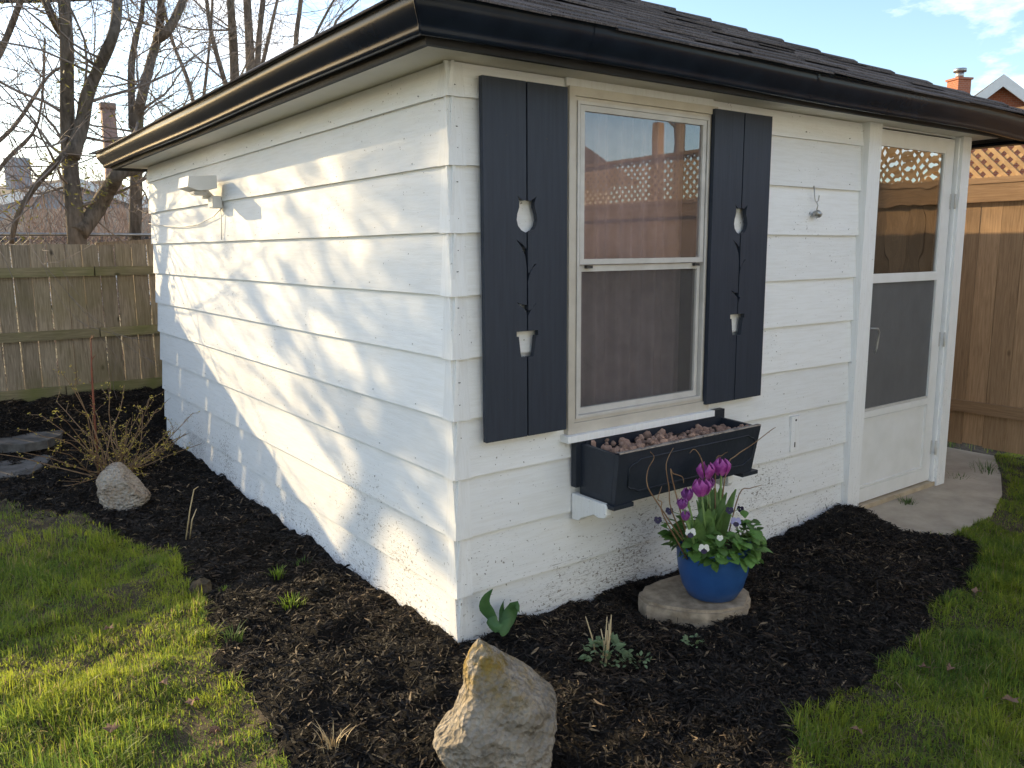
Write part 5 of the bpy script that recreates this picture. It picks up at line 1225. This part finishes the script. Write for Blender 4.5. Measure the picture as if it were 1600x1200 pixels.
cm = local('chimney', MB().box((lq.x-.24,lq.y-.24,ch.z-3.0),(lq.x+.24,lq.y+.24,zc-.06)).mesh('chimney', M_BRICK), hh)
local('chimney_cap', MB().box((lq.x-.28,lq.y-.28,zc-.059),(lq.x+.28,lq.y+.28,zc)).mesh('chimney_cap', M_BRICK), cm)
local('flue', MB().tube([(lq.x,lq.y,zc),(lq.x,lq.y,zf-.1)], .12, 12).tube([(lq.x,lq.y,zf-.099),(lq.x,lq.y,zf)], .19, 12).mesh('flue', M_STEEL), cm)
# beyond the left fence
c = far(32, 330, 30); h1 = gable_house('house', 'grey rendered house with a block chimney seen through bare branches at left', (c.x+.6, c.y+3, 0), 5, 7, 3.4, 4.1, .35, M_HGREY, M_HDARK)
lq = world_of(h1).inverted() @ far(31,300,30.5); local('chimney', MB().box((lq.x-.32,lq.y-.32,2.5),(lq.x+.32,lq.y+.32,far(31,248,30.5).z)).mesh('chimney', M_HGREY), h1)
c = far(85, 340, 34); gable_house('house', 'dull brick house among thickets left of the forked tree', (c.x+.5, c.y+3, 0), 6, 7, 3.2, 4.4, .5, M_BRICKD, M_HDARK)
c = far(200, 360, 24); gable_house('garage', 'low dark roofed garage glimpsed beside the shed corner', (c.x+.5, c.y+2.5, 0), 5, 6, 1.9, 2.75, .9, M_HWHITE, M_HDARK, wins=False)
c = far(172, 215, 33); t_ = thing('smokestack', 'brick smokestack rising behind the bare trees at left', 'chimney', (c.x,c.y,0)); zt2 = far(168,163,33).z
MB().tube([(c.x,c.y,0),(c.x,c.y,zt2-.25)], [.46,.33], 4).build('shaft', M_BRICKD, t_); MB().tube([(c.x,c.y,zt2-.249),(c.x,c.y,zt2)], .38, 4).build('cap', M_BRICKD, t_)
# chain link fence far behind
cf = thing('chain_link_fence', 'dark chain link fence behind the plank fence at left', 'fence', (0, 7.4, 0)); mb = MB(); yy = 7.4; x = -3.5
while x < 1.4:
    mb.tube([(x,yy,.05),(x+1.65,yy,1.70)], .003, 3, False); mb.tube([(x+1.65,yy,.05),(x,yy,1.70)], .003, 3, False); x += .075
mb.build('mesh', M_DARKMETAL, cf)['kind'] = 'stuff'
for x in (-3.4,-1.2,1.0): MB().tube([(x,yy,0),(x,yy,1.75)], .025, 8).build('post', M_STEEL, cf)
MB().tube([(-3.5,yy,1.72),(3.0,yy,1.72)], .018, 6).build('top_rail', M_STEEL, cf)
A, B = at(150,384,'y',6.4), at(240,378,'y',6.4); prism('x', [A+Vector((0,0,-.02)),B+Vector((0,0,-.02)),B+Vector((0,.06,-.02)),A+Vector((0,.06,-.02))], [A+Vector((0,0,.03)),B+Vector((0,0,.03)),B+Vector((0,.06,.03)),A+Vector((0,.06,.03))], M_FENCEL, None)
o = bpy.data.objects['x']; o.name = 'timber_beam'; tag(o, 'pale timber beam lying level just behind the mossy fence', 'beam')
for zz in (0,): pass
A, B = at(-60,2,'y',14), at(150,-2,'y',14); o = MB().tube([A, A.lerp(B,.5)+Vector((0,0,-.02)), B+Vector((1.5,0,.3))], .03, 6).build('power_cable', M_WIRE); tag(o, 'black power cable crossing the top left corner', 'cable')

# street side, mirrored in the window glass
hb = thing('house', 'single storey cream house with brown hip roof mirrored in the window', 'house', (8.9,-17.2,0), .0)
mb = MB().box((-5,-4,0),(4.2,4,3.149)); local('wall', mb.mesh('wall', M_HCREAM), hb)
mb = MB(); mb.add([(-5.5,-4.5,3.15),(4.7,-4.5,3.15),(4.7,4.5,3.15),(-5.5,4.5,3.15),(-1.2,0,7.6),(.4,0,7.6)], [(0,1,5,4),(1,2,5),(2,3,4,5),(3,0,4),(3,2,1,0)]); local('roof', mb.mesh('roof', M_HBROWN), hb)
for sx in (-2.5, 1.5): f = local('window', MB().box((sx-.7,4.0,1.0),(sx+.7,4.06,2.2)).mesh('window', M_HWHITE), hb); local('pane', MB().box((sx-.62,4.061,1.08),(sx+.62,4.075,2.12)).mesh('pane', M_WINDARK), f)
up_ = thing('utility_pole', 'wooden utility pole with wires mirrored in the window', 'pole', (15.4,-13,0))
MB().tube([(15.4,-13,0),(15.4,-13,9.5)], [.16,.11], 10).build('pole', M_POLE, up_); MB().box((14.6,-13.05,8.2),(16.2,-12.95,8.35)).build('crossarm', M_POLE, up_)
MB().tube([(15.4,-13,4.6),(14.3,-13.3,5.6),(13.4,-13.5,5.9),(13.0,-13.6,5.85)], .035, 6).build('lamp_arm', M_STEEL, up_)
for k, (za, zb_) in enumerate(((8.1,7.2),(6.4,5.6),(6.1,5.2))):
    o = MB().tube([(15.4,-13,za),(12,-17,(za+zb_)/2-.25),(8,-24,zb_)], .02, 5).build('power_cable', M_WIRE); tag(o, ['topmost','middle','lowest'][k]+' street wire strung from the mirrored utility pole', 'cable')
shade_tree('small bare street tree beyond the cedar fence', 14.5, -18.5, 2.2, 2, 41, L0=1.3, r0=.08)

# added house out of view: its sunlit siding bounces fill light onto the shed front
hm = thing('house', 'unseen pale blue bungalow added to bounce light onto the shed front', 'house', (-1.5,-11,0), math.pi)
mb = MB().box((-6,-3.9,0),(5.2,4,3.3)); local('wall', mb.mesh('wall', M_HBLUE), hm)
mb = MB(); mb.add([(-6.5,-4.4,3.301),(5.7,-4.4,3.301),(5.7,4.5,3.301),(-6.5,4.5,3.301),(-2,0,5.4),(1.2,0,5.4)], [(0,1,5,4),(1,2,5),(2,3,4,5),(3,0,4),(3,2,1,0)]); local('roof', mb.mesh('roof', M_HBROWN), hm)
zz = .3
sb = MB()
while zz < 3.2:
    sb.add([(-6.02,-3.955,zz),(5.22,-3.955,zz),(5.22,-3.91,zz+.2),(-6.02,-3.91,zz+.2)], [(0,1,2,3)]); zz += .2
o = local('siding', sb.mesh('siding', M_HBLUE), hm)
for sx in (-3.6, -.6, 3.4): f = local('window', MB().box((sx-.7,-4.02,1.0),(sx+.7,-3.96,2.3)).mesh('window', M_HWHITE), hm); local('pane', MB().box((sx-.62,-4.035,1.08),(sx+.62,-4.021,2.22)).mesh('pane', M_WINDARK), f)
f = local('door', MB().box((1.0,-4.02,.15),(1.95,-3.96,2.25)).mesh('door', M_HDARK), hm); local('handle', MB().box((1.06,-4.06,1.05),(1.12,-4.021,1.17)).mesh('handle', M_STEEL), f)
